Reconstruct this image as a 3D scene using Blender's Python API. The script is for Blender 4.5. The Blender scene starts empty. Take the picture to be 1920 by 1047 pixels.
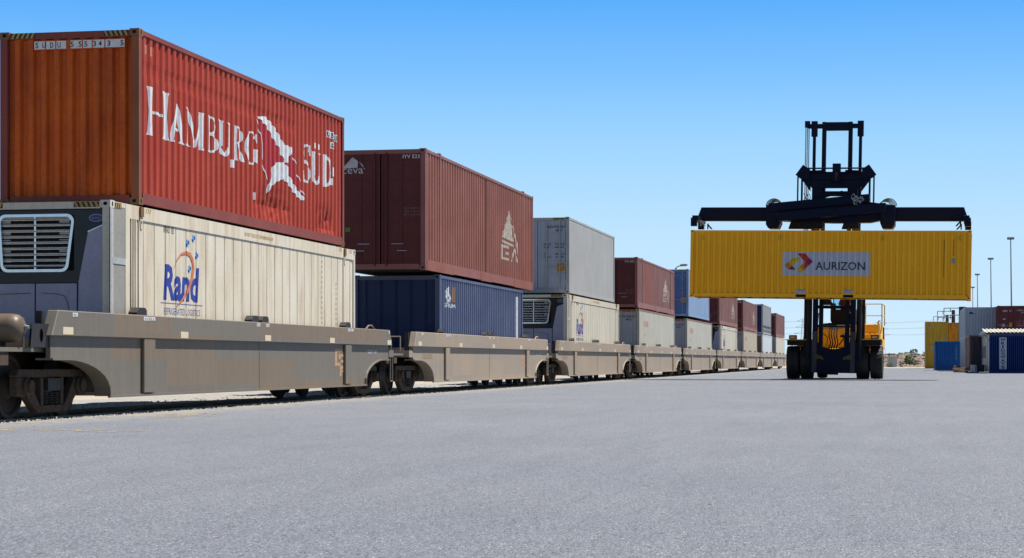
import bpy, bmesh, math, random
from mathutils import Vector, Matrix, noise as mnoise
rnd = random.Random(7)
R = math.radians
sc = bpy.context.scene
COL = sc.collection

# ------------------------------------------------------------------ camera
cd = bpy.data.cameras.new('camera'); cam = bpy.data.objects.new('camera', cd); COL.objects.link(cam)
CAMH = .84
cam.location = (0, 0, CAMH); cam.rotation_euler = (R(90), 0, R(11.047))
cd.sensor_width = 36; cd.lens = 3688 / 1920 * 36
cd.shift_y = (677 - 523.5) / 1920
cd.clip_start = .1; cd.clip_end = 9000
sc.camera = cam

# ------------------------------------------------------------------ sky and sun
SUN = Vector((.40, .22, 1)).normalized()
elev = math.asin(SUN.z); azim = math.atan2(SUN.x, SUN.y)
w = bpy.data.worlds.new('World'); sc.world = w; w.use_nodes = True
nt = w.node_tree; nt.nodes.clear()
wo = nt.nodes.new('ShaderNodeOutputWorld'); bg = nt.nodes.new('ShaderNodeBackground')
sky = nt.nodes.new('ShaderNodeTexSky'); sky.sky_type = 'NISHITA'; sky.sun_disc = False
sky.sun_elevation = elev; sky.sun_rotation = azim
sky.altitude = 0; sky.air_density = 1.0; sky.dust_density = .6; sky.ozone_density = 3.0
# clear air: pale at the horizon, deepening to blue with height; overhead the sky model takes over
tcw = nt.nodes.new('ShaderNodeTexCoord'); sxw = nt.nodes.new('ShaderNodeSeparateXYZ'); nt.links.new(tcw.outputs['Generated'], sxw.inputs[0])
rw = nt.nodes.new('ShaderNodeValToRGB'); nt.links.new(sxw.outputs['Z'], rw.inputs['Fac'])
SKYRAMP = [(0.0, (.66, .85, 1.0)), (.02, (.62, .83, 1.0)), (.065, (.52, .78, 1.0)), (.11, (.35, .67, 1.0)), (.145, (.21, .54, 1.0)), (.18, (.11, .43, .98))]
cr = rw.color_ramp
while len(cr.elements) < len(SKYRAMP): cr.elements.new(.5)
SKYK = 1 / (2 ** .95) / .12
for e_, (p_, c_) in zip(cr.elements, SKYRAMP): e_.position = p_; e_.color = (*c_, 1)
gs = nt.nodes.new('ShaderNodeVectorMath'); gs.operation = 'SCALE'; gs.inputs['Scale'].default_value = SKYK; nt.links.new(rw.outputs[0], gs.inputs[0])
dk_ = nt.nodes.new('ShaderNodeVectorMath'); dk_.operation = 'SCALE'; dk_.inputs['Scale'].default_value = .22; nt.links.new(sky.outputs[0], dk_.inputs[0])
rf_ = nt.nodes.new('ShaderNodeValToRGB'); nt.links.new(sxw.outputs['Z'], rf_.inputs['Fac'])
rf_.color_ramp.elements[0].position = .19; rf_.color_ramp.elements[1].position = .36
mw = nt.nodes.new('ShaderNodeMix'); mw.data_type = 'RGBA'
nt.links.new(rf_.outputs[0], mw.inputs[0]); nt.links.new(gs.outputs[0], mw.inputs[6]); nt.links.new(dk_.outputs[0], mw.inputs[7])
nt.links.new(mw.outputs[2], bg.inputs['Color'])
bg.inputs['Strength'].default_value = .12
nt.links.new(bg.outputs[0], wo.inputs['Surface'])
sd = bpy.data.lights.new('sun', 'SUN'); sd.energy = 5.0; sd.angle = R(.53); sd.color = (1, .955, .88)
sun = bpy.data.objects.new('sun', sd); COL.objects.link(sun)
sun.rotation_euler = SUN.to_track_quat('Z', 'Y').to_euler()
sc.view_settings.view_transform = 'Standard'; sc.view_settings.look = 'None'
sc.view_settings.exposure = .95; sc.view_settings.gamma = 1
sc.cycles.max_bounces = 6

# ------------------------------------------------------------------ materials
MC = {}
KA = .72            # overall reflectance level that goes with the exposure
def nodes(m):
    m.use_nodes = True; n = m.node_tree; n.nodes.clear()
    o = n.nodes.new('ShaderNodeOutputMaterial'); b = n.nodes.new('ShaderNodeBsdfPrincipled')
    n.links.new(b.outputs[0], o.inputs[0]); return n, b
def N(n, t, **k):
    x = n.nodes.new('ShaderNode' + t)
    for a, v in k.items():
        if hasattr(x, a): setattr(x, a, v)
        else: x.inputs[a].default_value = v
    return x
def mapped(n, scale, src='Object'):
    tc = n.nodes.new('ShaderNodeTexCoord'); mp = n.nodes.new('ShaderNodeMapping')
    mp.inputs['Scale'].default_value = scale; n.links.new(tc.outputs[src], mp.inputs[0]); return mp
def noise(n, scale, vec, detail=4, rough=.55):
    x = n.nodes.new('ShaderNodeTexNoise'); x.inputs['Scale'].default_value = scale
    x.inputs['Detail'].default_value = detail; x.inputs['Roughness'].default_value = rough
    n.links.new(vec.outputs[0], x.inputs['Vector']); return x
def ramp(n, src, stops, out=0):
    x = n.nodes.new('ShaderNodeValToRGB'); e = x.color_ramp.elements
    while len(e) < len(stops): e.new(.5)
    for i, (p, c) in enumerate(stops):
        e[i].position = p; e[i].color = (*c, 1) if len(c) == 3 else c
    n.links.new(src.outputs[out], x.inputs['Fac']); return x
def mix(n, fac, a, b, mode='MIX'):
    x = n.nodes.new('ShaderNodeMix'); x.data_type = 'RGBA'; x.blend_type = mode
    def put(v, i):
        if isinstance(v, (int, float)): x.inputs[i].default_value = v
        elif isinstance(v, tuple): x.inputs[i].default_value = (*v, 1)
        else: n.links.new(v, x.inputs[i])
    put(fac, 0); put(a, 6); put(b, 7); return x.outputs[2]
BW = lambda a, b: [(a, (0, 0, 0)), (b, (1, 1, 1))]
def paint(name, col, fade=None, dirt=(.16, .12, .085), d=.25, rust=.08, rough=.45, streak=.3, metal=0.0, bump=.15, scale=1.0):
    """weathered paint: faded patches, vertical dirt streaks, small rust blooms"""
    if name in MC: return MC[name]
    m = bpy.data.materials.new(name); n, b = nodes(m); MC[name] = m
    fade = fade or tuple(min(1, c * 1.25 + .01) for c in col)
    col, fade, dirt = [tuple(c * KA for c in q) for q in (col, fade, dirt)]
    b.inputs['Specular IOR Level'].default_value = .28
    v = mapped(n, (scale,) * 3); vs = mapped(n, (3.2 * scale, 3.2 * scale, .35 * scale))
    big = noise(n, .9, v, 5); f = ramp(n, big, BW(.35, .7))
    c = mix(n, f.outputs[0], col, fade)
    st = noise(n, 2.2, vs, 6, .6); sf = ramp(n, st, BW(.45, .8))
    mul = N(n, 'Math', operation='MULTIPLY'); n.links.new(sf.outputs[0], mul.inputs[0]); mul.inputs[1].default_value = streak
    c = mix(n, mul.outputs[0], c, dirt)
    fi = noise(n, 14, v, 6, .65); df = ramp(n, fi, BW(.48, .72))
    mu2 = N(n, 'Math', operation='MULTIPLY'); n.links.new(df.outputs[0], mu2.inputs[0]); mu2.inputs[1].default_value = d
    c = mix(n, mu2.outputs[0], c, dirt)
    if rust > 0:
        rn = noise(n, 5, v, 8, .72); t = .72 - rust * .45
        rf = ramp(n, rn, BW(t, t + .05))
        c = mix(n, rf.outputs[0], c, (.17, .065, .028))
    n.links.new(c, b.inputs['Base Color'])
    rr = ramp(n, fi, [(.3, (rough * .8,) * 3), (.7, (min(1, rough * 1.35),) * 3)]); n.links.new(rr.outputs[0], b.inputs['Roughness'])
    b.inputs['Metallic'].default_value = metal
    if bump:
        bp = N(n, 'Bump', Strength=bump, Distance=.02); n.links.new(big.outputs[0], bp.inputs['Height']); n.links.new(bp.outputs[0], b.inputs['Normal'])
    return m
def simple(name, col, rough=.6, metal=0, var=.15):
    if name in MC: return MC[name]
    m = bpy.data.materials.new(name); n, b = nodes(m); MC[name] = m
    v = mapped(n, (1, 1, 1)); x = noise(n, 9, v, 5); col = tuple(c * KA for c in col); b.inputs['Specular IOR Level'].default_value = .3
    lo = tuple(max(0, c * (1 - var)) for c in col); hi = tuple(min(1, c * (1 + var)) for c in col)
    r = ramp(n, x, [(.35, lo), (.65, hi)]); n.links.new(r.outputs[0], b.inputs['Base Color'])
    b.inputs['Roughness'].default_value = rough; b.inputs['Metallic'].default_value = metal
    return m
black = simple('black_rubber', (.012, .012, .014), .7)
dark = simple('dark_steel', (.025, .024, .026), .55)
hole = simple('dark_opening', (.004, .004, .004), .9)
casting_rust = paint('rusty_casting', (.20, .09, .04), rust=.4, d=.5, rough=.7)
white = simple('white_lettering', (.70, .72, .76), .55, 0, .1)
decalblack = simple('black_lettering', (.02, .02, .025), .6)
chrome = simple('polished_metal', (.55, .56, .58), .22, .9, .1)
galv = simple('galvanised_steel', (.35, .37, .39), .5, .5)
yellowtape = paint('yellow_tape', (.50, .33, .06), (.4, .27, .07), rust=.15, d=.6, streak=.5)

# ------------------------------------------------------------------ mesh builder
class MB:
    def __init__(s): s.v = []; s.f = []; s.m = []
    def add(s, vs, fs, m=0):
        o = len(s.v); s.v += [tuple(p) for p in vs]
        for f in fs: s.f.append([i + o for i in f]); s.m.append(m)
    def box(s, x0, x1, y0, y1, z0, z1, m=0):
        s.add([(x0,y0,z0),(x1,y0,z0),(x1,y1,z0),(x0,y1,z0),(x0,y0,z1),(x1,y0,z1),(x1,y1,z1),(x0,y1,z1)],
              [(0,3,2,1),(4,5,6,7),(0,1,5,4),(1,2,6,5),(2,3,7,6),(3,0,4,7)], m)
        return s
    def prism(s, poly, ax, a, b, m=0):
        def P(p, t): return (t, p[0], p[1]) if ax == 'x' else ((p[0], t, p[1]) if ax == 'y' else (p[0], p[1], t))
        k = len(poly)
        s.add([P(p, a) for p in poly] + [P(p, b) for p in poly],
              [tuple(range(k))[::-1], tuple(range(k, 2 * k))] + [(i, (i + 1) % k, k + (i + 1) % k, k + i) for i in range(k)], m)
        return s
    def cyl(s, p0, p1, r0, r1=None, n=12, m=0):
        r1 = r0 if r1 is None else r1
        p0 = Vector(p0); p1 = Vector(p1); q = (p1 - p0).to_track_quat('Z', 'Y')
        a = []
        for p, r in ((p0, r0), (p1, r1)):
            for i in range(n):
                t = 2 * math.pi * i / n; a.append(p + q @ Vector((r * math.cos(t), r * math.sin(t), 0)))
        s.add(a, [tuple(range(n))[::-1], tuple(range(n, 2 * n))] + [(i, (i + 1) % n, n + (i + 1) % n, n + i) for i in range(n)], m)
        return s
    def tube(s, pts, r, n=6, m=0):
        for a, b in zip(pts, pts[1:]): s.cyl(a, b, r, r, n, m)
        return s
    def lathe(s, prof, c, axis='x', n=28, m=0):
        """prof: list of (along, radius) around axis through c"""
        vs = []
        for (t, r) in prof:
            for i in range(n):
                a = 2 * math.pi * i / n; u, v = r * math.cos(a), r * math.sin(a)
                vs.append((c[0] + t, c[1] + u, c[2] + v) if axis == 'x' else ((c[0] + u, c[1] + t, c[2] + v) if axis == 'y' else (c[0] + u, c[1] + v, c[2] + t)))
        fs = []
        for j in range(len(prof) - 1):
            for i in range(n): fs.append((j*n+i, j*n+(i+1) % n, (j+1)*n+(i+1) % n, (j+1)*n+i))
        fs.append(tuple(range(n))[::-1]); fs.append(tuple(range((len(prof)-1)*n, len(prof)*n)))
        s.add(vs, fs, m); return s
    def xf(s, fn): s.v = [tuple(fn(*p)) for p in s.v]; return s
    def build(s, name, mats, parent=None, smooth=False, norm=True, bevel=0):
        me = bpy.data.meshes.new(name); me.from_pydata(s.v, [], s.f)
        if not isinstance(mats, (list, tuple)): mats = [mats]
        for m in mats: me.materials.append(m)
        for p, k in zip(me.polygons, s.m): p.material_index = k; p.use_smooth = smooth
        if norm or bevel:
            bm = bmesh.new(); bm.from_mesh(me)
            if norm: bmesh.ops.recalc_face_normals(bm, faces=bm.faces)
            if bevel:
                es = [e for e in bm.edges if len(e.link_faces) == 2 and e.calc_face_angle(0) > .5]
                bmesh.ops.bevel(bm, geom=es, offset=bevel, segments=1, affect='EDGES', clamp_overlap=True)
            bm.to_mesh(me); bm.free()
        o = bpy.data.objects.new(name, me); COL.objects.link(o)
        if parent: o.parent = parent
        return o
def tag(o, label=None, cat=None, group=None, kind=None):
    for k, v in (('label', label), ('category', cat), ('group', group), ('kind', kind)):
        if v: o[k] = v
    return o
def empty(name, loc, rot=(0, 0, 0)):
    o = bpy.data.objects.new(name, None); COL.objects.link(o); o.location = loc; o.rotation_euler = rot
    o.empty_display_size = .3; return o

# ------------------------------------------------------------------ flat lettering and its draping over a wall
_tx = {}
def text2d(s, bold=0, shear=0, space=1.0):
    key = (s, bold, shear, space)
    if key not in _tx:
        cu = bpy.data.curves.new('letters', 'FONT'); cu.body = s; cu.size = 1; cu.offset = bold; cu.shear = shear
        cu.space_character = space; cu.resolution_u = 2
        ob = bpy.data.objects.new('letters', cu); me = bpy.data.meshes.new_from_object(ob)
        vs = [(v.co.x, v.co.y) for v in me.vertices]; fs = [tuple(p.vertices) for p in me.polygons]
        bpy.data.objects.remove(ob); bpy.data.curves.remove(cu); bpy.data.meshes.remove(me)
        _tx[key] = (vs, fs)
    return _tx[key]
class Flat:
    """2-D artwork in metres (u right, v up) laid over a surface"""
    def __init__(s): s.v = []; s.f = []; s.k = 0
    def poly(s, p, k=None):
        o = len(s.v); s.k += 1; s.v += [(a, b, (s.k % 7 if k is None else k)) for a, b in p]; s.f.append(tuple(range(o, o + len(p)))); return s
    def rect(s, u0, v0, u1, v1): return s.poly([(u0, v0), (u1, v0), (u1, v1), (u0, v1)])
    def text(s, t, u0, v0, wd, ht, bold=0, shear=0, vertical=False, space=1.0, cap=None):
        vs, fs = text2d(t, bold, shear, space)
        a = min(p[0] for p in vs); b = max(p[0] for p in vs); c = min(p[1] for p in vs); e = max(p[1] for p in vs)
        if cap: c, e = 0, cap
        o = len(s.v); s.k += 1
        for x, y in vs: s.v.append((u0 + (x - a) / (b - a) * wd, v0 + (y - c) / (e - c) * ht, s.k % 7))
        for f in fs: s.f.append(tuple(i + o for i in f))
        return s
    def stack(s, t, u, vtop, ch, wd, gap=1.25, bold=0):
        for i, c in enumerate(t):
            if c != ' ': s.text(c, u - (wd * (.3 if c in 'I1' else 1)) / 2, vtop - ch - i * ch * gap, wd * (.3 if c in 'I1' else 1), ch, bold)
        return s
    def line(s, pts, w):
        for (a, b), (c, d) in zip(pts, pts[1:]):
            dx, dy = c - a, d - b; L = math.hypot(dx, dy) or 1; nx, ny = -dy / L * w / 2, dx / L * w / 2
            ex, ey = dx / L * w * .3, dy / L * w * .3
            s.poly([(a - nx - ex, b - ny - ey), (c - nx + ex, d - ny + ey), (c + nx + ex, d + ny + ey), (a + nx - ex, b + ny - ey)])
        return s
    def lay(s, name, mat, parent, surf, breaks=(), lift=.0015):
        bm = bmesh.new(); vv = [bm.verts.new((a, b, k * .0003)) for a, b, k in s.v]
        for f in s.f:
            try: bm.faces.new([vv[i] for i in f])
            except ValueError: pass
        if s.v:
            lo = min(p[0] for p in s.v); hi = max(p[0] for p in s.v)
            big = [f for f in bm.faces if len(f.verts) > 4]
            if big: bmesh.ops.triangulate(bm, faces=big)
            for u in breaks:
                if lo < u < hi:
                    bmesh.ops.bisect_plane(bm, geom=bm.verts[:] + bm.edges[:] + bm.faces[:], plane_co=(u, 0, 0), plane_no=(1, 0, 0), dist=1e-5)
        for v in bm.verts:
            u, q, k = v.co.x, v.co.y, v.co.z; v.co = surf(u, q, lift + min(k, .012))
        me = bpy.data.meshes.new(name); bm.to_mesh(me); bm.free(); me.materials.append(mat)
        o = bpy.data.objects.new(name, me); COL.objects.link(o); o.parent = parent; return o

# ------------------------------------------------------------------ shipping containers
CW = 2.438
def corr_profile(L, pitch, depth, kind, m0=.16):
    """breaks along the wall and the depth behind the outer face at each"""
    n = max(1, round((L - 2 * m0) / pitch)); p = (L - 2 * m0) / n
    pts = [(0, depth), (m0, depth)]
    fr = {'corr': [(.0, 1), (.16, 1), (.31, 0), (.69, 0), (.84, 1)],
          'sharp': [(.0, 1), (.15, 1), (.31, 0), (.69, 0), (.85, 1)],
          'tight': [(.0, 1), (.16, 1), (.32, 0), (.74, 0), (.9, 1)],
          'reefer': [(.0, 0), (.46, 0), (.48, 1), (.52, 1), (.54, 0)],
          'rib': [(.0, 0), (.40, 0), (.47, 1), (.53, 1), (.60, 0)]}[kind]
    for i in range(n):
        for a, b in fr: pts.append((m0 + (i + a) * p, b * depth))
    pts += [(L - m0, depth), (L, depth)]
    out = []
    for a, b in pts:
        if out and a - out[-1][0] < 1e-4: continue
        out.append((a, b))
    return out
def prof_at(pts, u):
    if u <= pts[0][0]: return pts[0][1]
    for (a, b), (c, d) in zip(pts, pts[1:]):
        if u <= c: return b + (d - b) * (u - a) / (c - a)
    return pts[-1][1]

def container(name, label, cat, loc, L, H, mat, side='corr', near='corr', rot=0, group=None, pitch=.278, depth=.044, rows=1, dent=None,
              rail=None, cast=None, bot=.15, tilt=0, door_mat=None, roof_mat=None, detail=True, nmat=None):
    root = empty(name, loc, (0, tilt, rot)); tag(root, label, cat, group)
    rail = rail or mat; cast = cast or rail; W = CW / 2
    rt = .09
    pts = corr_profile(L, pitch, depth, side)
    off = .012
    dn = dent or (lambda u, v: 0)
    zs = [bot + (H - rt - bot) * j / rows for j in range(rows + 1)]
    for sx in (1, -1):
        mb = MB(); vs = []; fs = []
        for z in zs:
            for (u, p) in pts: vs.append((sx * (W - off - p - (dn(u, z) if sx > 0 else 0)), u, z))
        k = len(pts)
        for j in range(len(zs) - 1):
            for i in range(k - 1): fs.append((j*k+i, j*k+i+1, (j+1)*k+i+1, (j+1)*k+i))
        mb.add(vs, fs); o = mb.build('side_wall', mat, root, norm=False)
        if sx < 0: o.data.flip_normals()
        if not detail and sx < 0: pass
    # frame
    fr = MB()
    for sx in (1, -1):
        a, b = sorted((sx * W, sx * (W - .075)))
        fr.box(a, b, .17, L - .17, H - rt, H - .012)
        fr.box(a, b, .17, L - .17, .02, bot)
        for y0, y1 in ((0, .13), (L - .13, L)):
            a2, b2 = sorted((sx * W, sx * (W - .13))); fr.box(a2, b2, y0, y1, .115, H - .115)
    for y0, y1 in ((.012, .11), (L - .11, L - .012)):
        fr.box(-W + .17, W - .17, y0, y1, H - .13, H - .02); fr.box(-W + .17, W - .17, y0, y1, .02, .16)
    fr.build('frame', rail, root)
    fl = MB(); fl.box(-W + .08, W - .08, .12, L - .12, .10, .14)
    ny = int(L / .6)
    for i in range(1, ny): fl.box(-W + .08, W - .08, i * L / ny - .03, i * L / ny + .03, .03, .098)
    fl.build('underframe', dark, root)
    MB().box(-W + .08, W - .08, .12, L - .12, H - .055, H - .03).build('roof', roof_mat or rail, root)
    # corner castings with their dark apertures
    for sx in (1, -1):
        for sy, yb in ((1, -.006), (-1, L + .006)):
            for zb in (0, H - .118):
                c = MB(); x0, x1 = sorted((sx * (W + .004), sx * (W - .16))); y0, y1 = sorted((yb, yb + sy * .178))
                c.box(x0, x1, y0, y1, zb, zb + .118)
                zc = zb + .06; yc = yb + sy * .09; xs = sx * (W + .006)
                for hw, m in ((.028, 1),):
                    a, b = sorted((xs, xs - sx * .001)); oc = [(yc + hw * math.cos(t), zc + hw * 1.5 * math.sin(t)) for t in [i * math.pi / 4 for i in range(8)]]
                    c.prism(oc, 'x', a, b, 1)
                    xc = sx * (W - .08); ye = yb - sy * .002
                    oc = [(xc + .036 * math.cos(t), zc + .03 * math.sin(t)) for t in [i * math.pi / 4 for i in range(8)]]
                    a, b = sorted((ye, ye + sy * .001)); c.prism(oc, 'y', a, b, 1)
                c.build('corner_casting', [cast, hole], root)
    em = nmat or mat
    # far end: plain corrugated
    def endwall(y, s, kind='corr', mt=em):
        ep = corr_profile(CW - .26, .235 if kind == 'corr' else .4, .06 if kind == 'corr' else .03, 'rib' if kind == 'flat' else 'corr', .05)
        vs = []
        for z in (.15, H - .12):
            for u, p in ep: vs.append((-W + .13 + u, y + s * (.03 + p), z))
        k = len(ep); m = MB(); m.add(vs, [(i, i + 1, k + i + 1, k + i) for i in range(k - 1)]); o = m.build('end_wall', mt, root, norm=False)
        if s < 0: o.data.flip_normals()
        return ep
    endwall(L, -1)
    eprof = None
    if near in ('corr', 'flat'):
        eprof = endwall(0, 1, near)
    elif near == 'door':
        dm = door_mat or em
        for s in (-1, 1):
            x0, x1 = sorted((s * .012, s * (W - .135)))
            d = MB(); d.box(x0, x1, .045, .085, .17, H - .135)
            # raised frame of the leaf and its horizontal folds
            d.box(x0, x0 + .07, .028, .0449, .17, H - .135); d.box(x1 - .07, x1, .028, .0449, .17, H - .135)
            for f in (0, .2, .4, .6, .8, 1):
                zc = .2 + (H - .37) * f; d.box(x0 + .07, x1 - .07, .03, .0449, zc - .025, zc + .025)
            leaf = d.build('door_leaf', dm, root)
            for q in (.32, .78):
                xr = s * q * (W - .13)
                lr = MB(); lr.cyl((xr, .008, .1), (xr, .008, H - .08), .021, n=8)
                for zc in (.16, .75, 1.5, 2.2, H - .2): lr.box(xr - .035, xr + .035, -.012, .0279, zc - .03, zc + .03)
                lr.build('lock_rod', rail, leaf)
                h = MB(); h.box(min(xr, xr + .38 * s), max(xr, xr + .38 * s), -.025, -.013, .95 + .12 * q, .985 + .12 * q)
                h.build('door_handle', galv, leaf)
            for f in (.1, .37, .63, .9):
                z = .2 + (H - .4) * f; hx = s * (W - .1)
                MB().box(hx - .05, hx + .05, -.006, .0, z - .05, z + .05).build('hinge', rail, leaf)
            MB().box(x0 + .005 if s < 0 else x1 - .02, x0 + .02 if s < 0 else x1 - .005, .026, .0279, .17, H - .135).build('door_seal', black, leaf)
    root['_L'] = L
    info = dict(root=root, H=H, L=L, pts=pts, br=[a for a, b in pts], off=off,
                side=lambda u, v, d: Vector((W - off - prof_at(pts, u) - dn(u, v) + d, u, v)),
                end=(lambda u, v, d: Vector((u, .03 + prof_at(eprof, u + W - .13) - d, v))) if eprof else (lambda u, v, d: Vector((u, .03 - d, v))),
                ebr=[a - W + .13 for a, b in eprof] if eprof else [])
    del root['_L']
    return info
def on_side(c, name, mat, fl): return fl.lay(name, mat, c['root'], c['side'], c['br'])
def on_end(c, name, mat, fl, y=None):
    if y is not None: return fl.lay(name, mat, c['root'], lambda u, v, d: Vector((u, y - d, v)))
    return fl.lay(name, mat, c['root'], c['end'], c['ebr'])
def chevrons(c, end=True, side=True, n=5, z=None):
    """yellow and black warning stripes on the top rails"""
    H = c['H']; z1 = z or H - .025; z0 = z1 - .085; W = CW / 2; L = c['L']
    def band(u0, s, k=5):
        b = Flat().rect(*sorted((u0, u0 + s * .085 * k))[:1], z0, sorted((u0, u0 + s * .085 * k))[1], z1)
        y = Flat()
        for i in range(k):
            a = u0 + s * .085 * i; y.poly([(a, z0), (a + s * .045, z0), (a + s * .085, z1), (a + s * .04, z1)][::1 if s > 0 else -1])
        return b, y
    if end:
        for u0, s in ((W - .19, -1), (-W + .19, 1)):
            b, y = band(u0, s); b.lay('warning_stripe', decalblack, c['root'], lambda u, v, d: Vector((u, .009 - d, v))); y.lay('warning_stripe', yellowtape, c['root'], lambda u, v, d: Vector((u, .007 - d, v)))
    if side:
        for u0, s in side if isinstance(side, (list, tuple)) else ((.2, 1), (L - .2, -1)):
            b, y = band(u0, s, 4); b.lay('warning_stripe', decalblack, c['root'], lambda u, v, d: Vector((W + d, u, v))); y.lay('warning_stripe', yellowtape, c['root'], lambda u, v, d: Vector((W + .002 + d, u, v)))

TX = -13.37           # track centre line
# ---- serif capitals for the painted company name
def arcband(cx, cy, rx, ry, a0, a1, wx, wy, n=12):
    o = []; i_ = []
    for k in range(n + 1):
        t = R(a0 + (a1 - a0) * k / n); o.append((cx + rx * math.cos(t), cy + ry * math.sin(t))); i_.append((cx + (rx - wx) * math.cos(t), cy + (ry - wy) * math.sin(t)))
    return [[o[k], o[k+1], i_[k+1], i_[k]] for k in range(n)]
STEM = lambda x0, x1: [(x0 - .04, 1), (x1 + .05, 1), (x1, .93), (x1 - .02, .5), (x1, .07), (x1 + .05, 0), (x0 - .04, 0), (x0, .07), (x0 + .02, .5), (x0, .93)]
def glyph(c):
    if c == 'H': return [STEM(.08, .22), STEM(.72, .95), [(.24, .47), (.70, .45), (.70, .51), (.24, .53)]]
    if c == 'A': return [[(.08, .05), (.42, 1), (.56, 1), (.24, .05)], [(0, 0), (.32, 0), (.26, .06), (.04, .06)], [(.46, 1), (.57, 1), (.96, .05), (.68, .05)], [(.6, 0), (1.02, 0), (.98, .06), (.64, .06)], [(.27, .3), (.72, .3), (.7, .37), (.3, .37)]]
    if c == 'M': return [[(.06, .05), (.1, .95), (.17, .95), (.16, .05)], [(0, 0), (.27, 0), (.2, .06), (.02, .06)], [(-.02, 1), (.2, 1), (.58, .12), (.52, 0), (.44, .06), (.1, .93)], [(.5, .1), (.55, .02), (.9, .97), (.8, .97)], [(.76, 1), (1.0, 1), (.95, .94), (.93, .06), (.73, .06), (.8, .94)], [(.68, 0), (1.03, 0), (.97, .06), (.72, .06)]]
    if c == 'B': return [STEM(.06, .30)] + arcband(.28, .75, .5, .25, -90, 90, .20, .06) + arcband(.28, .265, .66, .265, -90, 90, .23, .06)
    if c == 'U': return [[(-.02, 1), (.38, 1), (.33, .93), (.33, .28), (.08, .28), (.08, .93)], [(.66, 1), (1.0, 1), (.92, .93), (.88, .28), (.74, .28), (.76, .93)]] + arcband(.48, .29, .40, .29, 180, 360, .2, .10)
    if c == 'R': return [STEM(.06, .34)] + arcband(.3, .74, .58, .26, -90, 90, .25, .05) + [[(.36, .47), (.56, .5), (.98, .05), (1.06, 0), (.78, 0), (.7, .06)]]
    if c == 'G': return arcband(.52, .5, .5, .5, 40, 325, .2, .06, 18) + [[(.66, .5), (1.05, .5), (1.0, .44), (1.0, .08), (.76, .14), (.76, .44)], [(.86, .95), (.93, .95), (.95, .68), (.9, .68), (.84, .84)]]
    if c == 'S': return arcband(.48, .74, .42, .26, 20, 270, .18, .06, 14) + arcband(.48, .26, .46, .26, 90, -160, .2, .06, 14) + [[(.36, .52), (.62, .44), (.62, .5), (.36, .6)], [(.84, 1.0), (.92, 1.0), (.92, .72), (.86, .72)], [(0, .3), (.06, .3), (.1, 0), (.02, 0)]]
    if c == 'D': return [STEM(.06, .32)] + arcband(.3, .5, .66, .5, -90, 90, .24, .06, 14)
# =================================================================== 1  red container, first wagon
hamR = paint('weathered_red_paint', (.41, .034, .013), (.47, .056, .024), dirt=(.14, .045, .03), d=.25, rust=.05, rough=.5, streak=.3)
hamO = paint('orange_end_paint', (.66, .120, .004), (.50, .070, .005), dirt=(.12, .03, .012), d=.25, rust=.14, rough=.55, streak=.5)
hamRail = paint('dark_red_rail', (.22, .040, .035), (.27, .06, .045), rust=.12, rough=.55)
def ham_dent(u, v):
    r = 0
    if 2.13 < v < 2.37 and u < 8.6:
        k = mnoise.noise(Vector((u * 5.1, 3, 0))); r += max(0, .012 + .022 * k) * (1 - abs(v - 2.25) / .12)
    if .2 < v < .95 and 5.6 < u < 8.6:
        g = max(0, 1 - abs(u - 7.1) / 1.5) * max(0, 1 - abs(v - .5) / .42)
        r += g * (.05 + .06 * mnoise.noise(Vector((u * 3.4, v * 5, 1))))
    if .2 < v < .9 and u > 9.9:
        g = max(0, 1 - abs(u - 10.8) / .9) * max(0, 1 - abs(v - .45) / .4)
        r += g * (.05 + .06 * mnoise.noise(Vector((u * 3.4, v * 5, 7))))
    r += .004 * mnoise.noise(Vector((u * 1.3, v * 1.1, 4)))
    return r
c1 = container('shipping_container', 'orange red corrugated container with big white serif letters, on top of the first wagon', 'shipping container',
               (TX, 30.40, 3.40), 12.19, 2.885, hamR, rows=26, depth=.034, dent=ham_dent, rail=hamRail, cast=casting_rust, nmat=hamO, bot=.2)
MB().box(CW/2 - .128, CW/2 + .003, -.004, .05, .12, 2.76).build('corner_post', paint('rusty_orange_post', (.28, .07, .03), (.34, .11, .05), rust=.3, d=.4, rough=.65), c1['root'])
letters = Flat()
def word(fl, s):
    for ch, u0, u1, v0, v1 in s:
        for p in glyph(ch): fl.poly([(u0 + x * (u1 - u0), v0 + y * (v1 - v0)) for x, y in p])
y0 = 30.40
word(letters, [('H', .40, 1.40, 1.19, 2.0), ('A', 1.44, 2.16, 1.20, 1.88), ('M', 2.20, 3.13, 1.20, 1.87), ('B', 3.32, 3.93, 1.21, 1.87),
               ('U', 3.87, 4.62, 1.21, 1.86), ('R', 4.73, 5.33, 1.21, 1.86), ('G', 5.42, 6.12, 1.21, 1.86),
               ('S', 9.12, 9.68, 1.18, 2.0), ('U', 9.72, 10.45, 1.20, 1.90), ('D', 10.62, 11.28, 1.22, 1.92)])
letters.rect(9.93, 1.97, 10.05, 2.09).rect(10.2, 1.97, 10.32, 2.09).rect(4.62, 1.05, 4.76, 1.2).rect(5.89, .56, 6.05, .70).rect(11.3, 1.5, 11.4, 1.7).rect(11.2, 1.3, 11.32, 1.45)
on_side(c1, 'company_lettering', white, letters)
flagred = paint('bright_flag_red', (.42, .012, .02), (.46, .03, .035), rust=.02, d=.15, streak=.2)
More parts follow.
